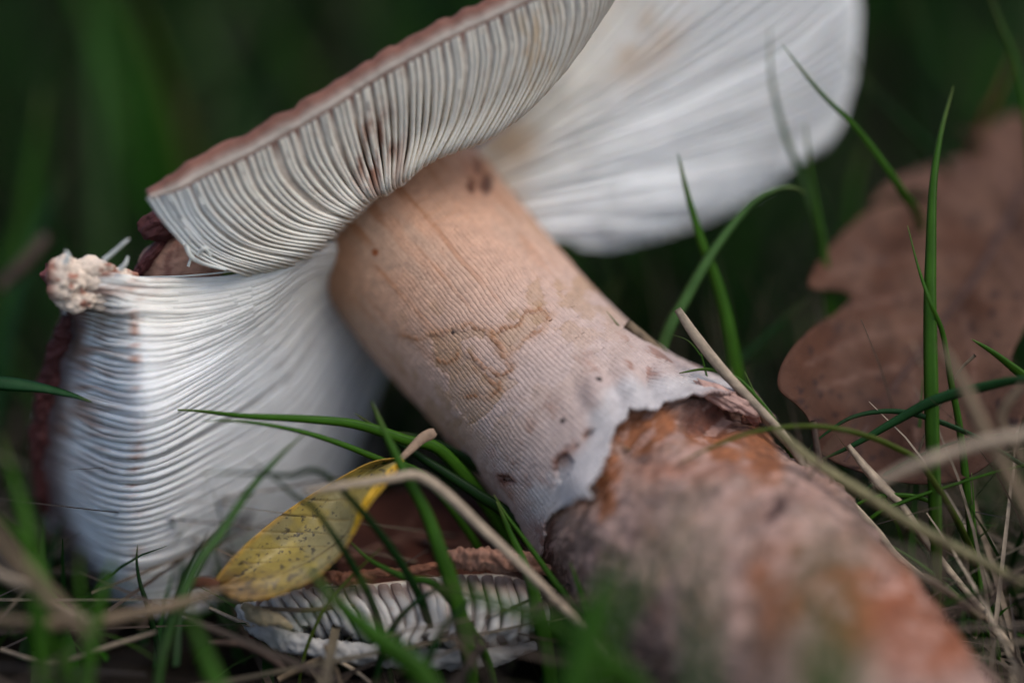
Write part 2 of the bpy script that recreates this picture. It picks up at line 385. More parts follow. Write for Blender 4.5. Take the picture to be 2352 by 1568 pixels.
def tube(name, pts, r, col, mt, par=None, nseg=8, n=None, flat=1.0, roll=0., colvar=.2, seed=0, rib=0., taper=(1, 1), root=False, cl2=None, rough=0.):
    """a tapering stalk, round or flattened, in control space"""
    pts = np.array(pts, float); n = n or max(10, len(pts) * 7)
    P = cr(pts, np.linspace(0, len(pts) - 1, n)); f = np.linspace(0, 1, n)
    if np.ndim(r): rr = cr(np.array(r, float)[:, None], np.linspace(0, len(r) - 1, n))[:, 0]
    else: rr = r * (taper[0] + (taper[1] - taper[0]) * f)
    T = norm(np.gradient(P, axis=0)); view = np.array([0, 0, 1.])
    a = norm(np.cross(T, view + np.array([.01, .02, 0]))); b = np.cross(T, a)
    ro = roll + .5 * (vnoise(nz(f * 3, seed, 2.)) - .5)
    a2 = a * np.cos(ro)[:, None] + b * np.sin(ro)[:, None]; b2 = np.cross(T, a2)
    ph = np.linspace(0, 2 * math.pi, nseg, endpoint=False)
    rad = (1 + rib * np.cos(ph * (nseg // 2)))[None] * (1 + rough * 2 * (fbm(nz(np.cumsum(np.linalg.norm(np.gradient(P, axis=0), axis=1))[:, None] / 16 + seed, np.cos(ph)[None] * 1.4, np.sin(ph)[None] * 1.4), 4) - .5))
    V = P[:, None] + rr[:, None, None] * rad[..., None] * (a2[:, None] * np.cos(ph)[None, :, None] + flat * b2[:, None] * np.sin(ph)[None, :, None])
    C = np.broadcast_to(np.asarray(col), V.shape).copy()
    if cl2 is not None: C = mixc(C, cl2, np.broadcast_to(sstep(.1, .9, f)[:, None], C.shape[:2]))
    C = C * (1 + colvar * 2 * (fbm(nz(f[:, None] * 12, ph[None] * 2, seed), 3) - .5))[..., None]
    C = C * (1 + (.9 if rib else 0) * (vnoise(nz(np.arange(nseg) * .83, seed, 0)) - .5))[None, :, None]
    faces = [tuple(x) for x in gridf(n, nseg, wrap=True)]
    faces.append(tuple(range(nseg))); faces.append(tuple(range((n - 1) * nseg + nseg - 1, (n - 1) * nseg - 1, -1)))
    return mesh(name, V.reshape(-1, 3), faces, C.reshape(-1, 3), mt, par)
FIB = np.array([.60, .62, .58])
for pts, r in [
    ([(238, 598, -120), (262, 578, -125), (285, 558, -130), (297, 548, -130)], (9, 7, 6, 3)),
    ([(275, 620, -90), (288, 605, -95), (294, 588, -95)], (10, 8, 4)),
    ([(150, 605, -130), (156, 588, -135), (150, 575, -135)], (12, 9, 4)),
    ([(300, 637, 0), (420, 634, 5), (540, 622, 10), (640, 606, 14)], (3.2, 3.2, 3, 2)),
    ([(432, 612, -20), (440, 590, -20), (452, 570, -25), (446, 558, -30)], (6, 5, 7, 3)),
    ([(425, 560, -60), (440, 590, -50), (470, 606, -40), (520, 620, -30)], (8, 9, 7, 4)),
    ([(455, 585, -60), (470, 570, -70), (484, 588, -60)], (7, 8, 5)),
]:
    tube('torn_fibre', pts, [k * .65 for k in r], FIB, M_gill, mushroom, seed=pts[0][0])
tube('torn_skin', [(a + 3, b, c + 60) for a, b, c in LATE_EDGE], (8, 22, 17, 24, 15, 20, 14, 16, 7), PLUM * .9, M_flesh, mushroom, nseg=36, n=170, rough=1.0, colvar=.5, flat=.8, seed=3)
for pts, r in [   # pale crossing strands on the upper band near the frame's top
    ([(1195, 40, -150), (1205, 90, -130), (1240, 130, -110), (1250, 175, -100)], (5, 8, 7, 3)),
    ([(1225, 15, -150), (1240, 60, -135), (1262, 100, -115), (1240, 150, -105)], (6, 8, 7, 3)),
    ([(1250, 0, -150), (1275, 40, -130), (1268, 90, -115), (1222, 160, -100)], (6, 8, 7, 3)),
    ([(1180, 110, -110), (1190, 150, -100), (1210, 190, -90)], (5, 7, 3)),
    ([(1160, 60, -120), (1178, 120, -110), (1182, 170, -100)], (5, 7, 3)),
]:
    tube('torn_fibre', [(a, b, c * -.55 - 30) for a, b, c in pts], [k * .6 for k in r], np.array([.70, .61, .45]), M_gill, mushroom, seed=pts[0][0] + 3)

# --- stem
SC = np.array([(712, 262, 490), (872, 462, 380), (1038, 655, 285), (1205, 845, 205), (1349, 993, 150), (1500, 1140, 110), (1674, 1338, -30), (1860, 1535, -200), (2040, 1770, -400), (2300, 2100, -750)], float)
SR = np.array([232, 236, 234, 233, 254, 292, 300, 288, 280, 280], float)
def stem_grid(ns, nphi, t0, t1, radf):
    t = np.linspace(t0, t1, ns); P = cr(SC, t); r = cr(SR[:, None], t)[:, 0]
    T = norm(np.gradient(P, axis=0)); a = norm(np.cross(T, np.array([0, 0, 1.]))); b = np.cross(T, a)
    if b[0, 2] > 0: b = -b          # b faces the camera
    ph = np.linspace(-math.pi, math.pi, nphi, endpoint=False)
    dirv = a[:, None] * np.sin(ph)[None, :, None] + b[:, None] * np.cos(ph)[None, :, None]
    base = P[:, None] + dirv * r[:, None, None]
    rr = radf(t[:, None], ph[None], base)
    return P[:, None] + dirv * (r[:, None] + rr)[..., None], dirv, t, ph, base
def seg_dist(p, poly):
    """distance of points (...,2) to a polyline"""
    best = np.full(p.shape[:-1], 1e9)
    for a, b in zip(poly[:-1], poly[1:]):
        a = np.array(a, float); b = np.array(b, float); ab = b - a
        t = np.clip(((p - a) @ ab) / (ab @ ab), 0, 1)
        best = np.minimum(best, np.linalg.norm(p - a - t[..., None] * ab, axis=-1))
    return best
def inside(p, poly):
    x, y = p[..., 0], p[..., 1]; c = np.zeros(x.shape, bool); n = len(poly)
    for i in range(n):
        x1, y1 = poly[i]; x2, y2 = poly[(i + 1) % n]
        if y1 == y2: continue
        c ^= ((y1 > y) != (y2 > y)) & (x < (x2 - x1) * (y - y1) / (y2 - y1) + x1)
    return c
def jag(pts, amp, seed, step=17):
    g = np.random.default_rng(seed); out = []
    for a, b in zip(pts[:-1], pts[1:]):
        a = np.array(a, float); b = np.array(b, float); L = np.linalg.norm(b - a); n = max(1, int(L / step))
        nrm = np.array([-(b - a)[1], (b - a)[0]]) / max(L, 1e-6)
        for k in range(n): out.append(tuple(a + (b - a) * k / n + nrm * g.normal(0, amp)))
    out.append(pts[-1]); return out
EDGE = jag([(1225, 1360), (1250, 1300), (1262, 1240), (1274, 1180), (1302, 1146), (1372, 1140), (1384, 1092), (1402, 1040), (1416, 985),
            (1440, 952), (1500, 948), (1560, 925), (1640, 932), (1700, 935), (1760, 985), (1850, 1010)], 4.6, 4)
REMOVED = EDGE + [(2500, 1100), (2500, 2100), (1200, 2100)]
def warp(p, a, s, z=0.):
    return p + a * np.stack([fbm(nz(p[..., 0] / s, p[..., 1] / s, z), 3) - .5, fbm(nz(p[..., 0] / s, p[..., 1] / s, z + 9), 3) - .5], -1)
LINES = [  # thin cracks where the pale outer skin of the stem has split
    [(1000, 768), (1055, 752), (1085, 745), (1128, 768), (1150, 760), (1190, 745), (1205, 722), (1240, 712), (1258, 735)],
    [(1258, 735), (1240, 765), (1205, 785), (1175, 810), (1160, 812), (1130, 770)],
    [(1130, 770), (1152, 800), (1170, 835), (1178, 850), (1150, 862), (1115, 845), (1085, 815)],
    [(1010, 820), (1030, 835), (1055, 822), (1060, 812)],
    [(1095, 850), (1120, 870), (1140, 888), (1160, 900)], [(1070, 905), (1110, 912), (1140, 900), (1150, 880)],
    [(930, 765), (960, 775), (1000, 768)]]
TAN = [[(1135, 770), (1190, 748), (1210, 725), (1255, 720), (1258, 745), (1225, 780), (1195, 795), (1165, 808)],
       [(985, 775), (1060, 755), (1090, 750), (1128, 772), (1100, 785), (1060, 790), (1090, 830), (1120, 862), (1170, 855), (1200, 880), (1160, 905), (1110, 960), (1080, 980), (1040, 900), (1010, 830)],
       [(1225, 640), (1250, 690), (1245, 715), (1210, 700), (1200, 670)],
       [(1030, 945), (1060, 960), (1075, 1010), (1060, 1040), (1030, 980)]]
HOLES = [[(1283, 1042), (1310, 1035), (1328, 1060), (1322, 1090), (1300, 1108), (1282, 1100), (1276, 1065)],
         [(1340, 1000), (1352, 985), (1370, 985), (1368, 1005), (1350, 1015)],
         [(1150, 1085), (1175, 1088), (1190, 1105), (1165, 1110)]]
SPOTS = [(1045, 762, 5), (1297, 966, 6), (1372, 882, 6), (1308, 1022, 4), (1330, 1024, 4), (1185, 1000, 2.5), (866, 580, 8), (1395, 700, 3)]

def skin_rad(t, ph, base):
    p = base[..., :2]; front = np.cos(ph) > 0
    r = np.zeros(base.shape[:2])
    kk = 150
    wobp = 1.1 * fbm(nz(t * 2.2, ph * 1.4, 3.), 3)
    strength = .12 + .9 * sstep(1.6, 2.8, t)
    r = r + strength * 1.3 * (.25 + 1.3 * fbm(nz(t * 2.5, ph * 3, 77.), 3)) * np.cos((ph + .06 * wobp * 2) * kk)
    r = r + 5 * (fbm(nz(t * 5, ph * 2.2, 1.), 4) - .5) + 8 * (fbm(nz(t * 1.4, ph * 1.2, 5.), 2) - .5)
    r = r - 1.2 * sstep(.5, .7, fbm(nz(t * 22, ph * 8, 8.), 2))
    pw = warp(p, 26, 22)
    for L in LINES:
        d = seg_dist(pw, L); r = r + np.where(front, 1.0 * np.exp(-(d / 4) ** 2) , 0)
    for P_ in TAN: r = r - np.where(front & inside(warp(p, 30, 26), P_), 1.8, 0)
    for P_ in HOLES: r = r - np.where(front & inside(warp(p, 8, 20), P_), 9.0, 0)
    de = seg_dist(p, EDGE)
    lift = 16 * np.exp(-de / 60)
    lift = lift + 22 * np.exp(-de / 50) * np.exp(-(((p[..., 0] - 1660) / 90) ** 2))
    lift = lift + 40 * np.exp(-(((p[..., 0] - 1355) / 42) ** 2 + ((p[..., 1] - 1115) / 50) ** 2))
    # folds running towards the torn edge
    fold = 9 * np.exp(-(((p[..., 0] - 1440) / 110) ** 2 + ((p[..., 1] - 900) / 70) ** 2)) * np.sin((p[..., 0] * .8 - p[..., 1] * .35) / 11.)
    fold = fold - 12 * np.exp(-(((p[..., 0] - 1490) / 16) ** 2 + ((p[..., 1] - 870) / 34) ** 2)) + 14 * np.exp(-(((p[..., 0] - 1365) / 30) ** 2 + ((p[..., 1] - 905) / 40) ** 2))
    rip = 2.5 * np.sin(p[..., 0] / 17. + 1.5 * np.sin(p[..., 1] / 23.)) * np.exp(-de / 35)
    return r + np.where(front, lift + fold + rip, 0)
q, dv, t, ph, base = stem_grid(560, 900, .55, 6.1, skin_rad)
p = base[..., :2]; tt = t[:, None] + 0 * ph[None]; pp = ph[None] + 0 * t[:, None]; front = np.cos(pp) > 0
C = mixc(np.array([.76, .51, .37]), np.array([.66, .56, .52]), sstep(1.6, 4.2, tt + .5 * (fbm(nz(tt * 2, pp * 1.5, 2.), 3) - .5)))
C = mixc(C, np.array([.60, .52, .44]), .5 * sstep(.45, .6, fbm(nz(tt * 1.3, pp * 2.4, 11.), 3)) * sstep(2.8, 1.5, tt))
wobp = 1.1 * fbm(nz(tt * 2.2, pp * 1.4, 3.), 3)
gro = sstep(.1, .9, -np.cos((pp + .06 * wobp * 2) * 150)) * (.35 + .65 * sstep(1.8, 3.4, tt)) * (.4 + 1.0 * sstep(.38, .6, fbm(nz(tt * 3, pp * 9, 6.), 3)))
C = mixc(C, np.array([.33, .165, .085]), np.clip(gro, 0, 1) * .50)
streak = sstep(.56, .74, fbm(nz(tt * 1.6, pp * 16, 4.), 3)) * sstep(3.4, 1.2, tt)
C = mixc(C, np.array([.52, .24, .10]), streak * .7)
lower = sstep(.55, .72, fbm(nz(tt * 5, pp * 7, 14.), 4)) * sstep(3.2, 4.2, tt)
C = mixc(C, np.array([.36, .16, .10]), lower * .7)
yb = sstep(.52, .62, fbm(nz(tt * 4.2, pp * 3.2, 21.), 4)) * np.exp(-((tt - 2.8) / .8) ** 2)
C = mixc(C, np.array([.50, .33, .17]), yb * .55)
pw = warp(p, 26, 22)
for P_ in TAN:
    i_ = (front & inside(warp(p, 30, 26), P_)); C = mixc(C, np.array([.50, .33, .165]) * 1.0, i_ * (.18 + .45 * fbm(nz(tt * 12, pp * 8, 2.), 2)))
for L in LINES:
    C = mixc(C, np.array([.30, .12, .05]), np.where(front, .8 * np.exp(-(seg_dist(pw, L) / 2.6) ** 2), 0) * sstep(.3, .6, fbm(nz(tt * 9, pp * 6, 2.), 2)))
    C = mixc(C, np.array([.50, .27, .12]), np.where(front, .35 * np.exp(-(seg_dist(pw, L) / 11) ** 2), 0))
for P_ in HOLES:
    i_ = (front & inside(warp(p, 8, 20), P_)); C = mixc(C, np.array([.30, .20, .16]), i_ * .8)
    C = mixc(C, np.array([.20, .07, .04]), np.where(front, np.exp(-(seg_dist(warp(p, 8, 20), P_ + P_[:1]) / 4) ** 2), 0) * .85)
C = mixc(C, np.array([.68, .70, .71]), np.where(front, 1, 0) * sstep(84, 40, seg_dist(warp(p, 50, 40), EDGE)) * sstep(1230, 1150, p[..., 1]) * .9)
C = mixc(C, np.array([.30, .14, .10]), np.where(front, 1, 0) * np.exp(-seg_dist(p, EDGE) / 9) * sstep(1560, 1640, p[..., 0]) * .9)
C = mixc(C, np.array([.66, .68, .70]), np.where(front, 1, 0) * spot(p, 1350, 1105, 48, 55, .5) * .8)
for u_, v_, r_ in SPOTS:
    c_ = np.array([.03, .015, .012]) if r_ < 8 else np.array([.38, .12, .03])
    C = mixc(C, c_, np.where(front, spot(p, u_, v_, r_, r_, .4), 0))
for u_, v_, a_, b_ in [(1092, 388, 13, 22), (1078, 432, 11, 16), (1112, 425, 14, 26)]:
    C = mixc(C, np.array([.06, .02, .01]), np.where(front, spot(warp(p, 16, 18), u_, v_, a_, b_, .4), 0) * .95)
C = mixc(C, np.array([.50, .22, .10]), np.where(front, spot(warp(p, 40, 30), 1090, 400, 34, 50, .7), 0) * .5)
C = mixc(C, np.array([.46, .24, .11]), np.where(front, spot(warp(p, 60, 40), 780, 600, 40, 150, .7), 0) * .45)
C = C * mixc(np.array([.70, .575, .48]), np.array([.68, .62, .60]), sstep(1.2, 3.2, tt)) * (.90 + .2 * fbm(nz(tt * 40, pp * 18, 3.), 2))[..., None]
faces = gridf(len(t), len(ph), wrap=True, flip=False)
cen = p.reshape(-1, 2)[faces].mean(1); frf = front.reshape(-1)[faces].all(1)
tf = tt.reshape(-1)[faces].mean(1)
rem = (frf & inside(warp(cen, 18, 40), REMOVED)) | (~frf & (tf > 5.0 + .4 * (vnoise(nz(pp.reshape(-1)[faces].mean(1) * 3, 0, 0)) - .5)))
faces = faces[~rem]
stem_skin = mesh('stem_skin', q, faces, C, M_stem, mushroom)
md = stem_skin.modifiers.new('thickness', 'SOLIDIFY'); md.thickness = 9 * U; md.offset = -1

def core_rad(t, ph, base):
    p = base[..., :2]
    r = -14 + 26 * sstep(5.0, 6.2, t) - 3
    r = r + 30 * (fbm(nz(t * 2.6, ph * 2.4, 31.), 4) - .5) + 10 * (fbm(nz(t * 11, ph * 9, 35.), 4) - .5) + 4 * (fbm(nz(t * 34, ph * 26, 37.), 2) - .5)
    front = np.cos(ph) > 0
    pit = spot(p, 1640, 960, 70, 34, .6) * 46 + spot(p, 1440, 1010, 40, 70, .6) * 16
    ledge = 20 * sstep(1240, 1330, p[..., 0]) * spot(p, 1560, 1110, 150, 40, .7)
    lower = 24 * sstep(-25, 40, (p[..., 1] - 1150) + 0.15 * (p[..., 0] - 1300) + 30 * (fbm(nz(p[..., 0] / 60, p[..., 1] / 60, 0), 3) - .5))
    bul = 16 * spot(p, 1830, 1215, 60, 50, .7) - 26 * spot(p, 1768, 1190, 22, 26, .6)
    rag = 26 * (fbm(nz(t * 7, ph * 5, 40.), 3) - .45) * sstep(.75, 1.25, np.abs(ph))   # ragged silhouette
    return r + np.where(front, -pit + ledge + lower + bul, 0) + rag
q, dv, t, ph, base = stem_grid(420, 560, 3.6, 9, core_rad)
p = base[..., :2]; tt = t[:, None] + 0 * ph[None]; pp = ph[None] + 0 * t[:, None]
n1 = fbm(nz(tt * 6, pp * 5, 50.), 4); n2 = fbm(nz(tt * 16, pp * 12, 54.), 3)
C = mixc(np.array([.33, .245, .22]), np.array([.48, .37, .33]), sstep(.4, .62, n1))
C = mixc(C, np.array([.40, .20, .11]), sstep(.54, .68, n2) * .28)
pw = warp(p, 90, 70)
or1 = np.maximum(np.maximum(spot(pw, 1480, 985, 80, 50, .4), spot(pw, 1650, 1000, 80, 60, .5)), np.maximum(spot(pw, 1400, 1110, 32, 70, .4), spot(pw, 1740, 1060, 50, 90, .5)))
C = mixc(C, np.array([.36, .135, .045]), or1 * .9)
C = mixc(C, np.array([.42, .215, .15]), spot(pw, 1570, 1090, 120, 42, .6) * .8)
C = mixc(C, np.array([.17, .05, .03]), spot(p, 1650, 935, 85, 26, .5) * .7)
C = mixc(C, np.array([.34, .12, .03]), spot(pw, 1790, 1390, 60, 110, .6) * .75)
C = mixc(C, np.array([.34, .10, .025]), np.maximum(spot(pw, 2010, 1390, 130, 120, .6), spot(pw, 2130, 1500, 110, 90, .6)) * .85)
C = mixc(C, np.array([.45, .30, .25]), spot(pw, 1830, 1180, 60, 34, .6) * .7)
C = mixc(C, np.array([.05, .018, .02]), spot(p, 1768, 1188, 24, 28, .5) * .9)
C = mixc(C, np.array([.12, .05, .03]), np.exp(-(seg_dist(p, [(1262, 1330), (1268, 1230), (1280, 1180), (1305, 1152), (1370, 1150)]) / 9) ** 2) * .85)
C = C * .60 * (.66 + .68 * fbm(nz(tt * 22, pp * 16, 57.), 4))[..., None]  # body colour scaled down to carry the light falloff low in the grass
crk = np.abs(fbm(nz(tt * 5, pp * 4, 61.), 3) - .5); C = mixc(C, np.array([.13, .06, .04]), sstep(.014, .0, crk) * .3)
C = mixc(C, np.array([.46, .34, .31]), sstep(.56, .66, fbm(nz(tt * 8, pp * 6, 66.), 3)) * .5)
C = C * np.array([1.0, .86, .77])
Vc = np.concatenate([q.reshape(-1, 3), cr(SC, t[[0, -1]])]); nb = len(t) * len(ph)
mesh('stem_body', q, gridf(len(t), len(ph), wrap=True, flip=False), C, M_core, mushroom)
blob('torn_skin', (1672, 918, -40), (74, 20, 12), 33, .55, np.array([.36, .22, .18]), M_core, mushroom, n=40, sc=2.6, dirs=rot(R(28)))
blob('torn_skin', (1722, 945, -10), (34, 16, 12), 38, .6, np.array([.26, .11, .08]), M_core, mushroom, n=30, sc=2.6, dirs=rot(R(55)))
# small ragged crumbs of skin at the right hand tear
for k, (u_, v_, d_, s_) in enumerate([(1765, 1045, 60, 13), (1752, 1012, 60, 10), (1845, 1108, 20, 12), (1722, 962, 30, 14), (1700, 925, 20, 16), (1868, 1130, 20, 9)]):
    blob('skin_crumb', (u_, v_, d_), (s_ * 1.4, s_, s_), k + 60, .5, np.array([.22, .09, .055]), M_core, mushroom, n=14)

# ------------------------------------------------------------------ cap fragment on the ground
frag = empty('cap_fragment', 'broken piece of mushroom cap with rusty skin and white gills below the yellow leaf', 'mushroom piece')
G_ = [
 [(548, 1385, 40), (556, 1400, 10), (575, 1420, -10), (600, 1435, 20), (620, 1440, 60)],
 [(625, 1368, 20), (640, 1395, -20), (655, 1425, -30), (670, 1450, -10), (690, 1465, 40)],
 [(715, 1345, 10), (728, 1378, -40), (745, 1420, -50), (765, 1455, -30), (780, 1480, 20)],
 [(790, 1340, 0), (812, 1385, -55), (832, 1430, -65), (845, 1468, -50), (860, 1490, 0)],
 [(880, 1338, 0), (905, 1388, -60), (915, 1435, -75), (905, 1475, -65), (920, 1498, -10)],
 [(980, 1325, 0), (1000, 1378, -60), (1000, 1430, -80), (985, 1475, -75), (1000, 1500, -20)],
 [(1080, 1318, 10), (1100, 1370, -50), (1098, 1430, -75), (1085, 1475, -75), (1100, 1500, -20)],
 [(1170, 1322, 20), (1190, 1375, -35), (1190, 1430, -60), (1180, 1470, -60), (1190, 1490, -10)],
 [(1240, 1345, 40), (1260, 1390, -10), (1260, 1430, -30), (1255, 1460, -30), (1260, 1470, 10)],
]
def colG(V, C, flesh):
    nn = fbm(nz(V[..., 0] / 20, V[..., 1] / 50, V[..., 2] / 60), 3)
    C = mixc(C, WHITE * .95, .7)
    top = sstep(1385, 1345, V[..., 1] + 14 * (nn - .5))
    C = mixc(C, np.array([.46, .27, .20]), top * .7)
    C = mixc(C, np.array([.42, .20, .10]), spot(V, 850, 1385, 60, 70, .6) * sstep(.5, .66, nn) * .7)
    if flesh: C = mixc(C, np.array([.60, .42, .36]), .45)
    C = C * np.array([.68, .67, .66])  # fragment colours dimmed, painting in the shade of the surrounding grass
    return C
gill_patch(G_, 27, 22, (14, 12, 7), colG, 1, (12, 4, .6), 41, bundle=.8, flip=1, rimcol=np.array([.30, .12, .06]), skin=np.array([.22, .08, .045]), rim=34, cap_th=(70, 40), short=.6, par=frag, name_cap='cap_flesh')
tube('flesh_lip', [(545, 1392, 40), (580, 1432, 10), (650, 1468, -20), (730, 1488, -45), (810, 1498, -50), (900, 1508, -50), (1010, 1512, -50), (1120, 1508, -40), (1230, 1480, 0)], (8, 20, 26, 24, 25, 26, 24, 24, 12), np.array([.36, .35, .33]), M_flesh, frag, nseg=32, n=140, flat=.8, rough=.5, colvar=.3)
tube('torn_skin', [(700, 1340, -30), (760, 1324, -40), (800, 1330, -45), (850, 1318, -45), (930, 1312, -40), (1010, 1295, -30)], (12, 15, 17, 11, 10, 8), np.array([.16, .06, .03]), M_core, frag, nseg=24, n=120, rough=.8, colvar=.5)
tube('torn_skin', [(1010, 1280, -30), (1060, 1282, -40), (1130, 1285, -40), (1200, 1290, -30), (1260, 1310, 0)], (12, 24, 26, 22, 12), np.array([.24, .12, .08]), M_core, frag, nseg=28, n=120, rough=.7, colvar=.5)
tube('torn_flap', [(560, 1390, -40), (590, 1412, -70), (630, 1420, -80), (672, 1442, -80)], (8, 20, 16, 6), np.array([.34, .27, .16]), M_flesh, frag, nseg=24, n=60, rough=.6)

# ------------------------------------------------------------------ leaves
def flat_leaf(name, outline, depthf, veins, colf, mt, step=14, vein_h=2.5, wv=5, par=None):
    pts = np.array(outline, float)
    t = np.linspace(0, len(pts), len(pts) * 6, endpoint=False); n = len(pts)
    P3 = np.concatenate([pts[-2:], pts, pts[:3]]); i = np.floor(t).astype(int); f = (t - i)[:, None]
    a, b, c, d = P3[i + 1], P3[i + 2], P3[i + 3], P3[i + 4]
    B = .5 * (2 * b + (c - a) * f + (2 * a - 5 * b + 4 * c - d) * f ** 2 + (3 * b - a - 3 * c + d) * f ** 3)
    x0, y0 = B.min(0); x1, y1 = B.max(0)
    gx, gy_ = np.meshgrid(np.arange(x0, x1, step), np.arange(y0, y1, step), indexing='ij')
    g = np.stack([gx, gy_], -1).reshape(-1, 2) + rng.uniform(-.2, .2, (gx.size, 2)) * step
    ok = inside(g, B.tolist()) & (seg_dist(g, np.concatenate([B, B[:1]]).tolist()) > step * .45)
    allp = np.concatenate([B, g[ok]])
    r = delaunay_2d_cdt([Vector(v) for v in allp], [(k, (k + 1) % len(B)) for k in range(len(B))], [], 1, 1e-4)
    P = np.array([v[:] for v in r[0]]); tris = np.array([tuple(x)[::-1] for x in r[2]]); tris = tris[inside(P[tris].mean(1), B.tolist())]; tris = [tuple(x) for x in tris]
    vd = np.full(len(P), 1e9); md_ = np.full(len(P), 1e9)
    for k, v in enumerate(veins):
        dd = seg_dist(P, v); vd = np.minimum(vd, dd)
        if k == 0: md_ = dd
    D = depthf(P[:, 0], P[:, 1]) - vein_h * np.exp(-(vd / wv) ** 2) + 5 * (fbm(nz(P[:, 0] / 50, P[:, 1] / 50, 5.), 3) - .5) * 2
    C = colf(P, vd, md_)
    o = mesh(name, np.concatenate([P, D[:, None]], 1), tris, C, mt, par)
    s = o.modifiers.new('thickness', 'SOLIDIFY'); s.thickness = 3.5 * U; s.offset = 0
    return o

oak = empty('oak_leaf', 'large dry brown lobed oak leaf with dark dots, leaning right of the mushroom', 'leaf')
OUT = [(2148, 458), (2060, 462), (1990, 488), (1930, 540), (1880, 600), (1856, 648), (1872, 666), (1925, 668), (1952, 682), (1925, 715),
       (1870, 750), (1822, 795), (1790, 850), (1790, 895), (1830, 930), (1858, 965), (1880, 1035), (1960, 1078), (2090, 1110), (2210, 1100), (2300, 1040),
       (2350, 960), (2362, 905), (2335, 860), (2324, 818), (2350, 760), (2400, 650), (2450, 520), (2440, 400), (2385, 300), (2330, 262), (2280, 285), (2240, 300), (2205, 306),
       (2245, 322), (2262, 345), (2200, 362), (2120, 386), (2060, 408), (2010, 450), (2002, 476), (2040, 452), (2100, 436)]
MID = [(2352, 430), (2310, 520), (2240, 640), (2160, 745), (2060, 880), (1985, 990), (1940, 1060)]
VE = [MID, [(2225, 655), (2120, 672), (2010, 695), (1930, 712)], [(2260, 600), (2140, 585), (2020, 600), (1900, 630)], [(2160, 745), (2050, 760), (1940, 790), (1850, 840)],
      [(2090, 840), (1980, 860), (1880, 895)], [(2090, 840), (2110, 950), (2100, 1060)], [(2200, 700), (2240, 820), (2240, 950)], [(2310, 520), (2210, 470), (2120, 420)], [(2330, 480), (2300, 380), (2320, 290)], [(2020, 600), (1960, 560)], [(2010, 695), (1970, 660)],
      [(2280, 560), (2340, 660), (2360, 760)]]
VE = [jag(v, 2, k) if k else v for k, v in enumerate(VE)]
def oak_d(x, y):
    d = 150 + (900 - y) * .70 + 40 * np.sin((x - 1900) / 120) + 70 * (fbm(nz(x / 160, y / 160, 3.), 2) - .5)
    m = np.array(MID, float)
    d = d - 40 * sstep(0, 130, seg_dist(np.stack([x, y], -1), MID))
    return d - 70 * sstep(1930, 1800, x) + 120 * sstep(470, 300, y)
def oak_c(P, vd, md_):
    n = fbm(nz(P[:, 0] / 70, P[:, 1] / 70, 2.), 4); n2 = fbm(nz(P[:, 0] / 14, P[:, 1] / 14, 7.), 3)
    C = mixc(np.array([.070, .029, .016]), np.array([.098, .050, .032]), sstep(.35, .65, n + .0004 * (P[:, 0] - 2050)))
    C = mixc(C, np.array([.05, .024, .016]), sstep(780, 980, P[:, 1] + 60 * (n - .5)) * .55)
    C = mixc(C, np.array([.02, .012, .012]), sstep(.66, .74, n2) * .8)
    C = mixc(C, np.array([.17, .095, .07]), np.exp(-(vd / 4.5) ** 2) * .55)
    return mixc(C, np.array([.045, .02, .015]), np.exp(-(md_ / 9) ** 2) * .8)
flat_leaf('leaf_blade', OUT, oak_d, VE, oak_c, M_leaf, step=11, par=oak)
def on_leaf(pts, f): return [(x, y, float(f(np.array(x * 1.), np.array(y * 1.))) - 4) for x, y in pts]
tube('midrib', on_leaf(MID, oak_d), (12, 11, 9, 8, 6, 5, 3), np.array([.06, .028, .02]), M_straw, oak, n=60, seed=4)

# dark red-brown leaf in the hollow behind the yellow leaf
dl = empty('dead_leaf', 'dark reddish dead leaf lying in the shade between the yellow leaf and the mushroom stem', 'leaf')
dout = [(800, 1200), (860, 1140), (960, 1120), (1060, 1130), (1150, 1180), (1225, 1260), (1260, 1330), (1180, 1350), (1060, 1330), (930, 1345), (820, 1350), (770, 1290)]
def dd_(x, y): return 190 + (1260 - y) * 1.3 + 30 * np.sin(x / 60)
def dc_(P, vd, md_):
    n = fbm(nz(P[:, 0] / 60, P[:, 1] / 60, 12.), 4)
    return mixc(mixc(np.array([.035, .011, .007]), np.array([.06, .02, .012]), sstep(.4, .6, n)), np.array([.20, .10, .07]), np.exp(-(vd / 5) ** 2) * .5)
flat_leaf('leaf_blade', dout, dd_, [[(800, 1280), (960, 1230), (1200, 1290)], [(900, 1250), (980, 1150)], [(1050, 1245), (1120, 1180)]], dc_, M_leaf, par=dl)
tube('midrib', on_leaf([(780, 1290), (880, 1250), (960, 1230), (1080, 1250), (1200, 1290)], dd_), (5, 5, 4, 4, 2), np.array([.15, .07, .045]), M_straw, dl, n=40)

# yellow leaf, folded along its length
yl = empty('yellow_leaf', 'mottled yellow leaf folded lengthwise with bright yellow edge and curled tan stalk', 'leaf')
Uq = [(922, 1050, -40), (850, 1062, -20), (760, 1108, -10), (670, 1164, -20), (590, 1226, -50), (530, 1285, -85), (492, 1334, -110), (470, 1346, -120)]
Rq = [(923, 1052, -48), (880, 1086, -62), (828, 1150, -80), (798, 1222, -70), (752, 1262, -55), (668, 1308, -85), (560, 1338, -110), (480, 1350, -122)]
Oq = [(925, 1056, -56), (905, 1094, -100), (850, 1158, -120), (808, 1232, -120), (770, 1288, -130), (690, 1345, -150), (580, 1376, -150), (490, 1354, -124)]
M1 = [tuple((np.array(a) * .5 + np.array(b) * .5) + np.array([0, 0, 46])) for a, b in zip(Uq, Rq)]
M2 = [tuple((np.array(a) * .5 + np.array(b) * .5) + np.array([4, 4, 10])) for a, b in zip(Rq, Oq)]
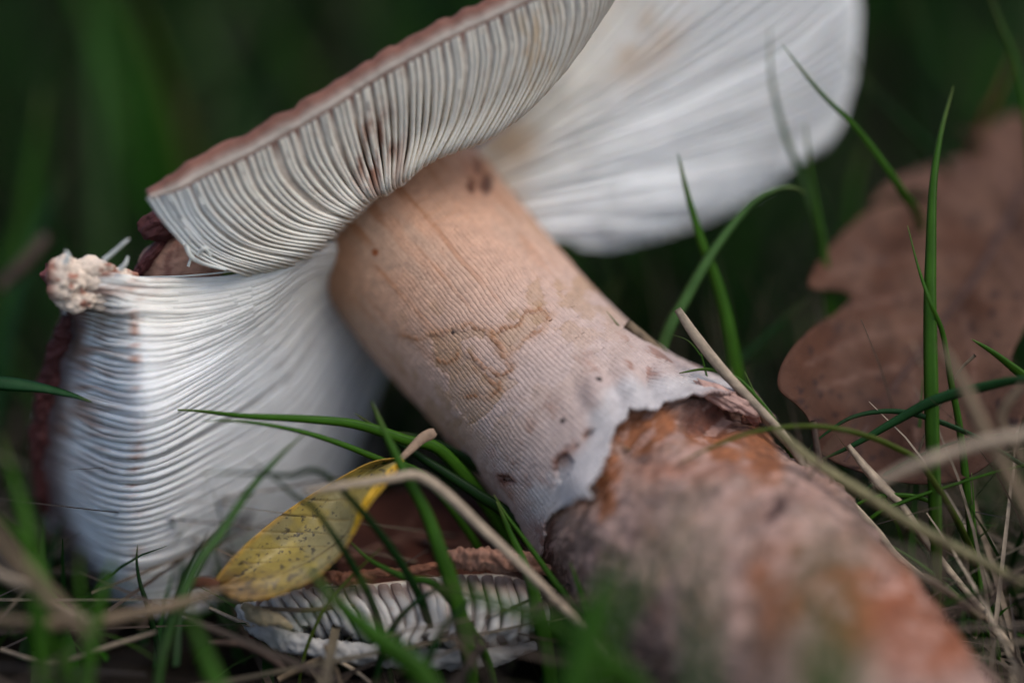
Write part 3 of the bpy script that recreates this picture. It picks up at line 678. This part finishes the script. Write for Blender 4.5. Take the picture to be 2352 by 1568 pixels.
ctrl = np.array([Uq, M1, Rq, M2, Oq], float)
NT, NS = 160, 170
ts = np.linspace(0, 4, NT); ss = np.linspace(0, 7, NS); q = surf(ctrl, ts, ss)
TT, SS = np.meshgrid(ts, ss, indexing='ij')
q[..., 2] += 7 * (fbm(nz(q[..., 0] / 50, q[..., 1] / 50, 5.), 3) - .5)
q[..., 1] += np.where(TT > 3, 7 * (vnoise(nz(SS * 2.2, 0, 3.)) - .5) * (TT - 3), 0)
# side veins run from the midrib obliquely to the edges
ph_ = SS * 1.55 - np.abs(TT - 2) * .55 + .22 * (fbm(nz(SS * 2, TT * 1.5, 8.), 2) - .5)
vein = np.exp(-((ph_ - np.round(ph_)) / .045) ** 2) * sstep(.02, .2, np.abs(TT - 2))
cell = np.abs(fbm(nz(q[..., 0] / 11, q[..., 1] / 11, 2.), 2) - .5); net = sstep(.035, .0, cell)
midr = np.exp(-(((TT - 2)) / .05) ** 2)
q[..., 2] += 2.2 * vein + 4 * midr
n = fbm(nz(q[..., 0] / 70, q[..., 1] / 70, 20.), 4)
C = mixc(np.array([.40, .31, .085]), np.array([.33, .28, .13]), sstep(.4, .6, n))
C = mixc(C, np.array([.30, .17, .07]), sstep(4.6, 6.2, SS + 1.2 * (n - .5)) * .75)
C = mixc(C, np.array([.66, .40, .015]), sstep(2.05, 2.3, TT) * sstep(3.6, 2.8, SS + .5 * (n - .5)) * .95)
C = mixc(C, np.array([.50, .28, .04]), np.maximum(sstep(.22, .0, TT), sstep(3.78, 4, TT)) * .8)
C = mixc(C, np.array([.27, .18, .06]), np.clip(vein * .55 + net * .28, 0, 1))
C = mixc(C, np.array([.13, .07, .03]), midr * .8 * sstep(2.2, 3.5, SS))
sp = fbm(nz(q[..., 0] / 9, q[..., 1] / 6, 33.), 3)
C = mixc(C, np.array([.07, .06, .05]), sstep(.68, .73, sp + .22 * (fbm(nz(q[..., 0] / 70, q[..., 1] / 70, 44.), 2) - .5) + .04 * sstep(3, 6, SS)) * .85)
C = mixc(C, np.array([.10, .04, .02]), sstep(6.3, 7, SS) * .9)
o = mesh('leaf_blade', q, gridf(NT, NS), C, M_yleaf, yl)
s_ = o.modifiers.new('thickness', 'SOLIDIFY'); s_.thickness = 3 * U; s_.offset = 0
tube('stalk', [(918, 1056, -48), (940, 1035, -45), (968, 1008, -40), (990, 996, -36), (1000, 990, -36)], (7, 9, 12, 13, 8), np.array([.30, .20, .13]), M_straw, yl, nseg=12, n=40, seed=8, flat=.5)
tube('curled_tip', [(500, 1346, -116), (478, 1336, -112), (452, 1338, -108), (436, 1348, -106)], (14, 12, 13, 7), np.array([.09, .035, .018]), M_leaf, yl, nseg=12, n=30, flat=.4)

# ------------------------------------------------------------------ single grass blades and straws
def to_ground(P, seed, lean=60):
    """extend a path (control space) to the soil below its last point"""
    w = W(np.array([P[-1]]))[0]; g = np.random.default_rng(seed)
    z = float(ground_z(np.array(w[0]), np.array(w[1]))) - .005
    pv = W(np.array([P[-2]]))[0]; dirn = w - pv; h = w[2] - z
    if h < .002: return np.array([w])
    dx = np.clip(dirn[:2] / max(np.linalg.norm(dirn), 1e-6), -1, 1) * h * .45
    mid = np.array([w[0] + dx[0] * .7, w[1] + dx[1] * .7, w[2] - h * .45])
    return np.array([w, mid, [w[0] + dx[0], w[1] + dx[1], z]])
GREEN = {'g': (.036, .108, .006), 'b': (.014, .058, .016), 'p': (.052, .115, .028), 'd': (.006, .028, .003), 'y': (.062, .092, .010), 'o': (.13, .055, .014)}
def blade(pts, w, c, label, root=True, roll=.5, seed=0, tip=True, name='grass_blade', cat='grass', group='green grass blades around the mushroom'):
    P = np.array(pts, float); Wp = W(P)
    if root:
        e = to_ground(P, seed); Wp = np.concatenate([Wp, e[1:]]) if len(e) > 1 else Wp
    n = len(Wp) * 7; X = cr(Wp, np.linspace(0, len(Wp) - 1, n)); f = np.linspace(0, 1, n)
    L = np.concatenate([[0], np.cumsum(np.linalg.norm(np.diff(X, axis=0), axis=1))]); L = L / L[-1]
    ww = w * 1.02 * U * .5 * ((np.clip(L / .55, 0, 1) ** .62 if tip else 1) * .97 + .03) * (1 - .25 * sstep(.7, 1, L))
    T = norm(np.gradient(X, axis=0)); v = norm(X - np.array([0, 0, H * U]))
    a = norm(np.cross(T, v)); b = np.cross(T, a)
    ro = roll * (1.4 * (vnoise(nz(f * 2.5, seed * 1.7, 3.)) - .5)) + roll * .9
    a2 = a * np.cos(ro)[:, None] + b * np.sin(ro)[:, None]; b2 = np.cross(T, a2)
    off = np.array([-1, -.5, 0, .5, 1, .5, 0, -.5]); dep = np.array([.0, .05, .16, .05, .0, .07, .18, .07])
    th = np.array([0, 0, 0, 0, 0, 1, 1, 1]) * 2.2 * U
    V = X[:, None] + ww[:, None, None] * (off[None, :, None] * a2[:, None] + dep[None, :, None] * .8 * b2[:, None]) + th[None, :, None] * b2[:, None]
    base = np.array(GREEN[c]) * np.random.default_rng(seed).uniform(.85, 1.15)
    C = np.broadcast_to(base, V.shape).copy()
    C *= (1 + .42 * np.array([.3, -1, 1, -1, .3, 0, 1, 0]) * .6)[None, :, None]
    C = mixc(C, np.array([.16, .17, .05]) * .9, np.broadcast_to((sstep(.12, 0, L) * .5)[:, None], C.shape[:2]))
    C = C * (.8 + .4 * fbm(nz(f[:, None] * 14, off[None] * .7, seed), 3))[..., None]
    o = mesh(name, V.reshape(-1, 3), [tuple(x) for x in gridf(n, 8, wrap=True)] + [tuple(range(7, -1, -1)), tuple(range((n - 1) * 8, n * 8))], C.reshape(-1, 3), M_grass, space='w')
    return tag(o, label, cat, group)

BL = [
 ([(1797, 103, 120), (1880, 208, 130), (1978, 308, 150), (2075, 445, 200), (2120, 540, 420)], 30, 'g', 'broad green blade slanting down from the right cap to the oak leaf notch'),
 ([(1768, 62, 300), (1772, 180, 300), (1800, 300, 310), (1838, 400, 320), (1875, 520, 330), (1895, 620, 340)], 26, 'p', 'tall pale blurred blade rising in front of the white right cap'),
 ([(1850, 285, 270), (1862, 400, 270), (1878, 500, 280), (1893, 600, 290)], 36, 'g', 'upright green blade just right of the pale one at the cap edge'),
 ([(1557, 352, 130), (1580, 450, 140), (1610, 550, 150), (1650, 660, 170), (1682, 800, 190)], 40, 'g', 'dark green pointed blade below the right cap, left of the arching blade'),
 ([(1850, 445, 190), (1822, 431, 160), (1780, 436, 150), (1720, 474, 145), (1640, 574, 140), (1570, 694, 140), (1522, 792, 140)], 40, 'p', 'wide pale blade arching over in the gap between stem and oak leaf'),
 ([(2190, 198, 100), (2160, 310, 60), (2143, 430, 30), (2138, 580, 0), (2136, 700, -20), (2138, 860, -30), (2142, 1020, -30), (2148, 1180, -30)], 38, 'g', 'tall upright green blade crossing the whole front of the oak leaf'),
 ([(2085, 518, 20), (2108, 610, 0), (2135, 690, -40), (2165, 765, -20), (2185, 880, 0), (2205, 990, 10), (2228, 1200, 20)], 20, 'g', 'narrow blade crossing the tall upright one on the oak leaf'),
 ([(2231, 778, 10), (2285, 812, 10), (2350, 862, 20), (2430, 920, 40)], 24, 'g', 'short green tip pointing up left over the right side of the oak leaf'),
 ([(1880, 1058, 30), (1960, 1022, 0), (2060, 965, -20), (2150, 918, -50), (2260, 888, -80), (2352, 872, -110), (2470, 880, -120)], 28, 'b', 'bluish green blade running level across the foot of the oak leaf'),
 ([(1560, 1062, -190), (1650, 1020, -150), (1740, 990, -130), (1850, 978, -110), (1950, 990, -100), (2050, 1025, -80), (2130, 1085, -60)], 19, 'y', 'yellow green blade arching from the brown stem base to the right'),
 ([(1848, 1042, 20), (1890, 1000, 10), (1960, 957, 0), (2050, 944, -10), (2140, 962, -20), (2250, 1008, -20), (2352, 1070, -20)], 15, 'b', 'thin arching blade above the yellow green one by the oak leaf'),
 ([(1545, 768, 10), (1580, 782, 10), (1606, 812, 20), (1620, 850, 30)], 11, 'g', 'tiny curved blade beside the top of the main straw'),
 ([(1560, 856, -10), (1625, 848, -20), (1690, 868, -30), (1745, 925, -30), (1790, 990, -10), (1830, 1060, 20)], 32, 'g', 'broad striped blade curving over the torn right edge of the stem'),
 ([(1711, 853, -20), (1735, 905, -20), (1770, 960, -20), (1800, 1005, -10)], 15, 'g', 'slim blade tip on the broad striped blade by the stem tear'),
 ([(1393, 714, 60), (1440, 770, 70), (1500, 832, 80), (1570, 885, 90)], 18, 'g', 'short dark blade hugging the upper right edge of the stem'),
 ([(212, 924, -45), (160, 906, -35), (90, 890, -25), (0, 880, -20), (-120, 876, -10)], 34, 'b', 'blade coming in from the left edge and lying on the torn gills'),
 ([(388, 940, -30), (460, 944, -40), (560, 955, -60), (700, 962, -50), (820, 975, -30), (930, 1010, 0), (1030, 1050, 40)], 30, 'g', 'long level blade pointing left across the lower white gills'),
 ([(462, 966, -90), (560, 968, -80), (680, 988, -60), (780, 1018, -40), (880, 1058, 0), (980, 1100, 40)], 20, 'g', 'thinner level blade just beneath the long one on the white gills'),
 ([(853, 920, -110), (888, 1000, -130), (935, 1095, -140), (980, 1180, -140), (1012, 1270, -140), (1040, 1350, -130)], 38, 'g', 'upright blade crossing in front of the yellow leaf stalk'),
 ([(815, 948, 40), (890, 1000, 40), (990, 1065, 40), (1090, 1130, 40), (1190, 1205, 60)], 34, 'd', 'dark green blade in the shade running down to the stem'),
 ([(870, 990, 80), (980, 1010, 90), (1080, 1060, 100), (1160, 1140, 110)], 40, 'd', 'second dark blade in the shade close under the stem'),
 ([(455, 1086, -220), (560, 1086, -220), (660, 1092, -210), (760, 1100, -200)], 20, 'd', 'blurred level blade crossing in front of the lower white gills'),
 ([(570, 1052, -230), (620, 1090, -220), (680, 1140, -200), (740, 1190, -180)], 18, 'd', 'blurred blade slanting down right over the level one at the white gills'),
 ([(700, 995, -130), (640, 1050, -150), (570, 1130, -170), (510, 1220, -190), (440, 1320, -210)], 28, 'p', 'long greyish green blurred blade slanting down left over the white gills'),
 ([(316, 1250, -20), (314, 1290, -20), (322, 1340, -20), (340, 1395, -20)], 17, 'd', 'short sharp dark blade standing alone before the lower white gills'),
 ([(1134, 1134, -40), (1165, 1185, -50), (1210, 1245, -60), (1270, 1330, -70), (1320, 1400, -80)], 20, 'g', 'slim green blade running down along the lower left stem edge'),
 ([(1140, 1150, -30), (1170, 1220, -40), (1205, 1300, -60), (1225, 1360, -70)], 38, 'g', 'wide green blade under the lower left stem edge'),
 ([(878, 1257, -100), (850, 1282, -100), (800, 1330, -90), (750, 1390, -80)], 11, 'y', 'thin light green blade just right of the yellow leaf lower edge'),
 ([(1052, 1338, -150), (985, 1362, -140), (925, 1410, -130), (890, 1465, -120), (872, 1520, -110)], 22, 'd', 'dark arching blade in front of the cap fragment'),
 ([(798, 1236, -60), (850, 1285, -70), (930, 1325, -90), (1010, 1350, -100)], 24, 'g', 'green blade slanting from the yellow leaf over the brown skin of the fragment'),
 ([(1128, 1345, -220), (1075, 1385, -220), (1020, 1440, -220), (985, 1510, -220)], 22, 'd', 'blurred dark blade crossing the white middle of the cap fragment'),
 ([(1000, 1350, -180), (1080, 1372, -180), (1180, 1400, -190), (1260, 1440, -190)], 18, 'd', 'blurred blade running right across the white middle of the cap fragment'),
 ([(700, 1290, -280), (760, 1370, -300), (850, 1450, -330), (960, 1540, -350)], 56, 'g', 'wide blurred green blade slanting over the left end of the cap fragment'),
 ([(1000, 1340, -500), (1180, 1400, -520), (1330, 1470, -540), (1460, 1580, -560)], 60, 'g', 'very blurred green blade near the bottom centre pointing left'),
 ([(1420, 1250, -650), (1370, 1370, -650), (1330, 1480, -650), (1300, 1600, -650)], 70, 'g', 'bright blurred upright blade at the bottom centre before the stem'),
 ([(1560, 1180, -1000), (1490, 1300, -1000), (1400, 1430, -1000), (1340, 1600, -1000)], 70, 'g', 'very soft green blade slanting across the lower part of the stem'),
 ([(1590, 1080, -1100), (1600, 1250, -1100), (1610, 1420, -1100), (1610, 1600, -1100)], 46, 'p', 'soft pale green upright smear before the middle of the stem base'),
 ([(1895, 1190, -1500), (1905, 1320, -1500), (1900, 1460, -1500), (1895, 1640, -1500)], 150, 'g', 'soft bright green blade over the orange patch of the stem base'),
 ([(420, 1380, -420), (450, 1450, -430), (490, 1550, -450), (520, 1620, -460)], 44, 'g', 'blurred upright blade near the bottom left, right of the straws'),
 ([(185, 1260, -380), (182, 1330, -380), (190, 1420, -380)], 30, 'g', 'blurred short blade standing before the bottom left of the white gills'),
 ([(262, 1270, -360), (245, 1330, -370), (225, 1400, -380)], 40, 'g', 'blurred wider blade right of the short one at bottom left'),
 ([(0, 1000, -420), (30, 1100, -420), (60, 1200, -430), (75, 1320, -430)], 44, 'g', 'blurred green blade at the left edge beside the lower gills'),
 ([(-10, 1180, -300), (40, 1230, -300), (90, 1300, -300), (120, 1400, -300)], 40, 'g', 'second blurred blade low at the left edge'),
 ([(100, 200, 900), (80, 350, 900), (50, 520, 900), (10, 700, 900)], 60, 'g', 'bright blurred blade at the left edge beside the torn gill end'),
 ([(150, 390, 700), (110, 480, 700), (60, 600, 700), (20, 740, 700)], 46, 'b', 'fainter blurred blade right of the bright one at the left edge'),
 ([(280, -40, 1500), (330, 60, 1500), (370, 160, 1500), (420, 330, 1500)], 60, 'y', 'bright blurred blade in the dark background at upper left'),
 ([(560, -40, 1900), (640, 90, 1900), (700, 200, 1900)], 80, 'g', 'soft green blade in the dark background left of the cap rim'),
 ([(200, -30, 1300), (215, 100, 1300), (225, 240, 1300), (230, 420, 1300)], 70, 'p', 'soft greyish green blade at the upper left, left of the bright one'),
 ([(760, -30, 1700), (820, 60, 1700), (860, 150, 1700)], 90, 'd', 'soft dark green blade above the middle of the cap rim'),
 ([(420, -30, 2000), (470, 120, 2000), (520, 260, 2000), (540, 400, 2000)], 80, 'p', 'faint wide blade behind the left part of the cap rim'),
 ([(2080, -30, 900), (2110, 80, 900), (2130, 200, 900), (2150, 340, 900)], 50, 'd', 'faint green blade between the right cap and the top right corner'),
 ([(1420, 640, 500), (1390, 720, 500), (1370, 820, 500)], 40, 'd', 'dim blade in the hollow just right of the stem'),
 ([(1990, 330, 700), (1960, 430, 700), (1950, 540, 700)], 60, 'g', 'blurred green tuft blade left of the top of the oak leaf'),
 ([(2272, -20, 300), (2300, 60, 300), (2325, 120, 300), (2352, 230, 300), (2370, 400, 320)], 34, 'g', 'blurred blade at the top right corner'),
 ([(1935, 112, 520), (1990, 190, 520), (2060, 270, 520), (2130, 340, 540), (2190, 420, 560)], 36, 'd', 'dark blurred blade slanting behind the edge of the right cap'),
 ([(1860, 680, 300), (1790, 745, 300), (1720, 810, 300), (1660, 880, 300)], 46, 'd', 'dark blurred blade slanting left of the oak leaf notch'),
 ([(2340, 100, 620), (2310, 170, 620), (2280, 240, 620), (2250, 300, 640)], 36, 'o', 'blurred orange brown blade at the upper right above the oak leaf'),
 ([(2232, 1085, 0), (2236, 1150, 0), (2240, 1230, 0), (2250, 1340, 0)], 12, 'g', 'thin upright blade below the oak leaf near the crossing straws'),
 ([(1935, 1215, -10), (1960, 1165, -10), (2020, 1140, -10), (2100, 1140, -10), (2150, 1158, -10)], 14, 'g', 'small arching blade under the oak leaf joining the tall blade'),
 ([(1890, 1190, -20), (1990, 1225, -20), (2090, 1280, -20), (2180, 1350, -20), (2260, 1440, -20)], 12, 'g', 'thin dark blade following the straw to the bottom right'),
 ([(2120, 1060, 0), (2170, 1150, 10), (2225, 1260, 20), (2260, 1360, 20), (2290, 1480, 20)], 12, 'g', 'slender blade slanting down right through the crossing straws'),
 ([(2400, 1060, -80), (2300, 1080, -60), (2200, 1110, -40), (2080, 1150, -20), (1990, 1200, 0)], 12, 'g', 'slender blade running level under the blurred thick straw'),
 ([(2352, 995, 30), (2280, 1000, 30), (2180, 1020, 30), (2050, 1080, 30), (1960, 1160, 30)], 15, 'd', 'dark slender blade curving up right below the oak leaf'),
 ([(2290, 1200, 40), (2240, 1240, 40), (2160, 1300, 30), (2060, 1330, 20)], 16, 'd', 'short dark blade low at the right between straws'),
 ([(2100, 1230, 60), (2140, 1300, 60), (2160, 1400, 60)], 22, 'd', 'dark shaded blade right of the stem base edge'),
 ([(1310, 1290, -120), (1330, 1350, -130), (1350, 1420, -140), (1380, 1500, -150)], 30, 'g', 'green blade in the corner where stem meets the ground'),
 ([(620, 1480, -420), (700, 1420, -420), (790, 1360, -400), (850, 1330, -380)], 14, 'y', 'thin blurred blade rising right across the left end of the fragment'),
]
for k, (pts, w, c, lab) in enumerate(BL):
    blade(pts, w, c, lab, root=(pts[0][1] < pts[-1][1] and k not in (7, 8, 10, 15)), seed=k + 1)

ST = {'s': (.30, .235, .165), 't': (.13, .092, .054), 'k': (.05, .03, .02), 'e': (.17, .15, .07)}
SL = [
 ([(1556, 710, -10), (1600, 775, -20), (1660, 850, -30), (1730, 925, -40), (1800, 1000, -40), (1850, 1075, -40), (1900, 1150, -40), (1946, 1222, -40)], (8, 11, 11, 10, 9, 8, 8, 5), 's', 'long pale straw slanting from above the stem tear down to the right'),
 ([(1750, 955, 0), (1830, 1040, -10), (1920, 1120, -20), (2010, 1215, -30), (2060, 1275, -30), (2130, 1330, -30)], (8, 8, 8, 8, 7, 4), 's', 'second straw close beside the long pale straw at the stem base'),
 ([(1780, 985, -180), (1870, 1060, -190), (1980, 1130, -200), (2090, 1200, -210), (2200, 1260, -220), (2352, 1340, -230)], (8, 10, 11, 11, 11, 9), 'e', 'blurred greenish straw running long across the lower right'),
 ([(1948, 1022, -10), (1985, 1070, -10), (2030, 1120, -10), (2075, 1165, -10), (2130, 1245, -10), (2200, 1335, -10), (2270, 1420, -10), (2330, 1495, -10), (2350, 1530, 0)], (5, 9, 11, 8, 8, 8, 9, 6, 3), 's', 'grey straw with a frayed forked top at the lower right'),
 ([(2015, 1108, -330), (2100, 1070, -350), (2200, 1035, -360), (2300, 1008, -370), (2420, 985, -380)], (9, 14, 14, 13, 12), 's', 'thick blurred pale straw pointing left from the right edge'),
 ([(2160, 790, -330), (2215, 890, -340), (2260, 990, -350), (2310, 1080, -360), (2370, 1190, -370)], (6, 14, 16, 15, 14), 't', 'blurred tan straw slanting in front of the oak leaf lower half'),
 ([(2150, 1430, -330), (2230, 1385, -340), (2300, 1340, -350), (2400, 1280, -360)], (8, 9, 9, 8), 'k', 'blurred dark straw at the right bottom pointing up right'),
 ([(700, 1128, -230), (820, 1110, -210), (900, 1098, -190), (958, 1092, -170), (1020, 1130, -160), (1110, 1215, -160), (1200, 1300, -160), (1300, 1400, -170), (1400, 1500, -200)], (6, 9, 10, 12, 12, 11, 10, 9, 8), 's', 'bent pale straw kinked beside the yellow leaf and running to the bottom'),
 ([(510, 1352, -230), (420, 1384, -260), (300, 1412, -290), (180, 1432, -320), (40, 1428, -340), (-60, 1410, -360)], (6, 12, 14, 15, 14, 12), 't', 'blurred tan straw lying level from under the yellow leaf tip to the left'),
 ([(-40, 1190, -500), (40, 1290, -500), (120, 1380, -500), (200, 1450, -500)], (12, 16, 18, 14), 't', 'thick blurred straw slanting down right at the left edge'),
 ([(-40, 1300, -300), (60, 1350, -310), (150, 1400, -320), (230, 1440, -320)], (8, 12, 14, 10), 's', 'blurred pale straw just below the thick one at the left edge'),
 ([(1868, 965, 0), (1874, 1010, 0), (1880, 1050, 0), (1888, 1100, 0), (1884, 1150, 10)], (7, 7, 8, 6, 4), 'k', 'short dark brown twig standing between the straws right of the stem'),
 ([(2240, 815, 20), (2205, 850, 20), (2165, 920, 20), (2120, 1010, 20), (2090, 1100, 30)], (4, 3, 3, 3, 3), 't', 'hair-thin dry stalk with tiny bud before the oak leaf'),
 ([(1440, 742, 70), (1480, 778, 80), (1530, 822, 90), (1580, 862, 100)], (10, 12, 12, 9), 't', 'tan dry stub lying along the right edge of the stem'),
 ([(0, 1490, -100), (120, 1520, -120), (260, 1480, -130), (360, 1450, -130)], (4, 5, 5, 4), 's', 'thin curved straw in the bottom left corner'),
 ([(820, 1390, -40), (700, 1400, -60), (600, 1395, -60)], (5, 5, 4), 't', 'thin straw under the left end of the cap fragment'),
 ([(480, 1395, 20), (560, 1430, 0), (680, 1470, -30), (800, 1530, -60), (880, 1590, -80)], (4, 5, 5, 5, 4), 's', 'thin pale straw running under the cap fragment to the bottom'),
 ([(745, 1480, -120), (770, 1530, -120), (790, 1590, -120)], (5, 4, 4), 't', 'short upright straw at the bottom below the fragment'),
 ([(640, 1560, -60), (700, 1530, -70), (740, 1510, -80)], (7, 8, 6), 't', 'tan straw stub at the bottom centre left'),
 ([(480, 1475, -100), (560, 1480, -110), (620, 1510, -120), (660, 1540, -120)], (5, 9, 9, 5), 'k', 'curled brown sheath at the bottom left of centre'),
 ([(1960, 1265, -120), (2050, 1300, -120), (2150, 1340, -120), (2260, 1420, -120)], (7, 9, 8, 6), 't', 'blurred straw following the right edge of the stem base'),
 ([(1340, 1440, -500), (1400, 1500, -520), (1470, 1590, -540)], (9, 11, 11), 't', 'blurred straw at the bottom beside the bright upright blade'),
 ([(1820, 1300, -900), (1760, 1400, -900), (1720, 1600, -900)], (7, 8, 8), 't', 'soft straw line crossing the brown stem base'),
 ([(1780, 1360, -700), (1840, 1290, -700), (1940, 1265, -720), (2050, 1280, -740), (2180, 1330, -760)], (6, 8, 9, 8, 7), 's', 'soft pale straw arching over the right side of the stem base'),
 ([(2352, 880, -250), (2300, 960, -250), (2352, 1060, -250)], (8, 9, 8), 't', 'blurred bent straw at the right edge below the oak leaf'),
 ([(0, 660, 500), (60, 600, 500), (110, 540, 520)], (14, 16, 12), 'k', 'dim blurred stalk behind the torn gill end at the left'),
]
for k, (pts, r, c, lab) in enumerate(SL):
    o = tube('straw', pts, r, np.array(ST[c]), M_straw, None, nseg=12, n=len(pts) * 8, flat=.7, seed=k + 2, rib=.10, colvar=.45)
    tag(o, lab, 'straw', 'dry straws around the mushroom')

# ------------------------------------------------------------------ grass and litter too many to count
def mass(name, n, region, hrange, wrange, cols, seed, lean=.5, mt=M_back, z0=-.003, bend=.6, flat=False, keep=None, nr=7):
    g = np.random.default_rng(seed)
    x, y = region(g, n)
    if keep is not None:
        k = keep(x, y); x, y = x[k], y[k]
    n = len(x); h = g.uniform(*hrange, n); w = g.uniform(*wrange, n); az_ = g.uniform(0, 2 * math.pi, n)
    tilt = g.uniform(.05, lean, n) if not flat else g.uniform(1.25, 1.5, n)
    f = np.linspace(0, 1, nr)[None]
    ang = tilt[:, None] + bend * g.uniform(.2, 1.6, n)[:, None] * f ** 1.5 * (0 if flat else 1)
    seg = h[:, None] / (nr - 1)
    rr = np.cumsum(np.sin(ang) * seg, 1) - np.sin(ang[:, :1]) * seg; zz = np.cumsum(np.cos(ang) * seg, 1) - np.cos(ang[:, :1]) * seg
    dx, dy = np.cos(az_)[:, None], np.sin(az_)[:, None]
    gz = ground_z(x, y) + z0
    P = np.stack([x[:, None] + rr * dx, y[:, None] + rr * dy, gz[:, None] + zz + (g.uniform(.001, .012, n)[:, None] if flat else 0)], -1)
    az2 = az_ + math.pi / 2 + g.uniform(-.6, .6, n)
    side = np.stack([np.cos(az2), np.sin(az2), 0 * az2], -1)[:, None]
    ww = (w[:, None] * (1 - f ** 2.2) * .5 + .00008)[..., None]
    dropv = np.array([0, 0, -.35]) * ww
    V = np.stack([P - side * ww, P + dropv, P + side * ww], 2)          # n, nr, 3, 3
    base = np.arange(n)[:, None, None] * nr * 3
    i, j = np.meshgrid(np.arange(nr - 1), np.arange(2), indexing='ij')
    fq = np.stack([i * 3 + j, i * 3 + j + 1, (i + 1) * 3 + j + 1, (i + 1) * 3 + j], -1).reshape(1, -1, 4)
    Fq = (fq + base).reshape(-1, 4)
    cols = np.array(cols); C = cols[g.integers(0, len(cols), n)] * g.uniform(.7, 1.3, n)[:, None]
    C = np.broadcast_to(C[:, None, None], V.shape)
    return mesh(name, V.reshape(-1, 3), Fq, C.reshape(-1, 3), mt, space='w')
# world positions: the mushroom lies about y = .30 to .45 m, x within 8 cm
def reg(x0, x1, y0, y1): return lambda g, n: (g.uniform(x0, x1, n), g.uniform(y0, y1, n))
GC = [(.007, .030, .003), (.010, .024, .003), (.016, .050, .003), (.005, .026, .003), (.004, .016, .003), (.006, .034, .003), (.003, .020, .005), (.018, .085, .004), (.022, .024, .012), (.005, .024, .003), (.008, .012, .005), (.010, .055, .004)]  # mass greens darker than single blades: deep background shade put into the colour
SCOL = [(.08, .058, .038), (.045, .03, .02), (.10, .08, .05), (.02, .014, .01)]
o = mass('grass', 5600, reg(-.55, .55, .50, 1.5), (.06, .14), (.0025, .007), GC, 1, lean=.5)
tag(o, 'dark blurred grass growing behind the mushroom', 'grass', kind='stuff')
o = mass('grass', 2200, reg(-.34, .34, .415, .52), (.03, .07), (.0014, .003), GC, 2, lean=.7)
tag(o, 'short grass close behind the fallen mushroom', 'grass', kind='stuff')
o = mass('grass', 1100, reg(-.35, .35, .35, .50), (.012, .03), (.001, .0022), GC, 3, lean=.9)
tag(o, 'low grass sprouting under the mushroom and leaves', 'grass', kind='stuff')
o = mass('grass', 2600, reg(-.6, .6, -.3, 1.3), (.04, .12), (.0016, .0035), GC, 4, lean=.5, keep=lambda x, y: (np.abs(x) > .11 + .10 * np.maximum(y, 0)) )
tag(o, 'grass growing to the sides beyond the picture', 'grass', kind='stuff')
o = mass('dry_grass_litter', 3200, reg(-.30, .30, .30, .9), (.03, .09), (.0006, .0016), SCOL, 5, mt=M_straw, flat=True)
tag(o, 'dry straw litter scattered flat on the soil', 'litter', kind='stuff')
o = mass('dead_grass', 800, reg(-.4, .4, .5, 1.4), (.05, .12), (.001, .0025), SCOL, 6, mt=M_straw, lean=.9)
tag(o, 'dead straw standing among the background grass', 'grass', kind='stuff')

FC = [(.02, .075, .006), (.012, .05, .008), (.035, .085, .012), (.008, .03, .004)]
o = mass('grass', 420, reg(.035, .105, .355, .46), (.015, .045), (.0005, .0013), FC, 21, lean=1.1, mt=M_grass)
tag(o, 'tangle of fine thin grass below the oak leaf', 'grass', kind='stuff')
o = mass('dry_grass_litter', 260, reg(.03, .11, .34, .45), (.02, .06), (.0004, .001), [(.20, .15, .10), (.12, .09, .06), (.26, .21, .15)], 22, lean=1.3, mt=M_straw)
tag(o, 'tangle of dry straws below the oak leaf', 'litter', kind='stuff')
o = mass('grass', 160, reg(-.09, -.02, .36, .42), (.012, .03), (.0006, .0014), FC, 23, lean=1.1, mt=M_grass)
tag(o, 'fine thin grass at the foot of the lower gills', 'grass', kind='stuff')
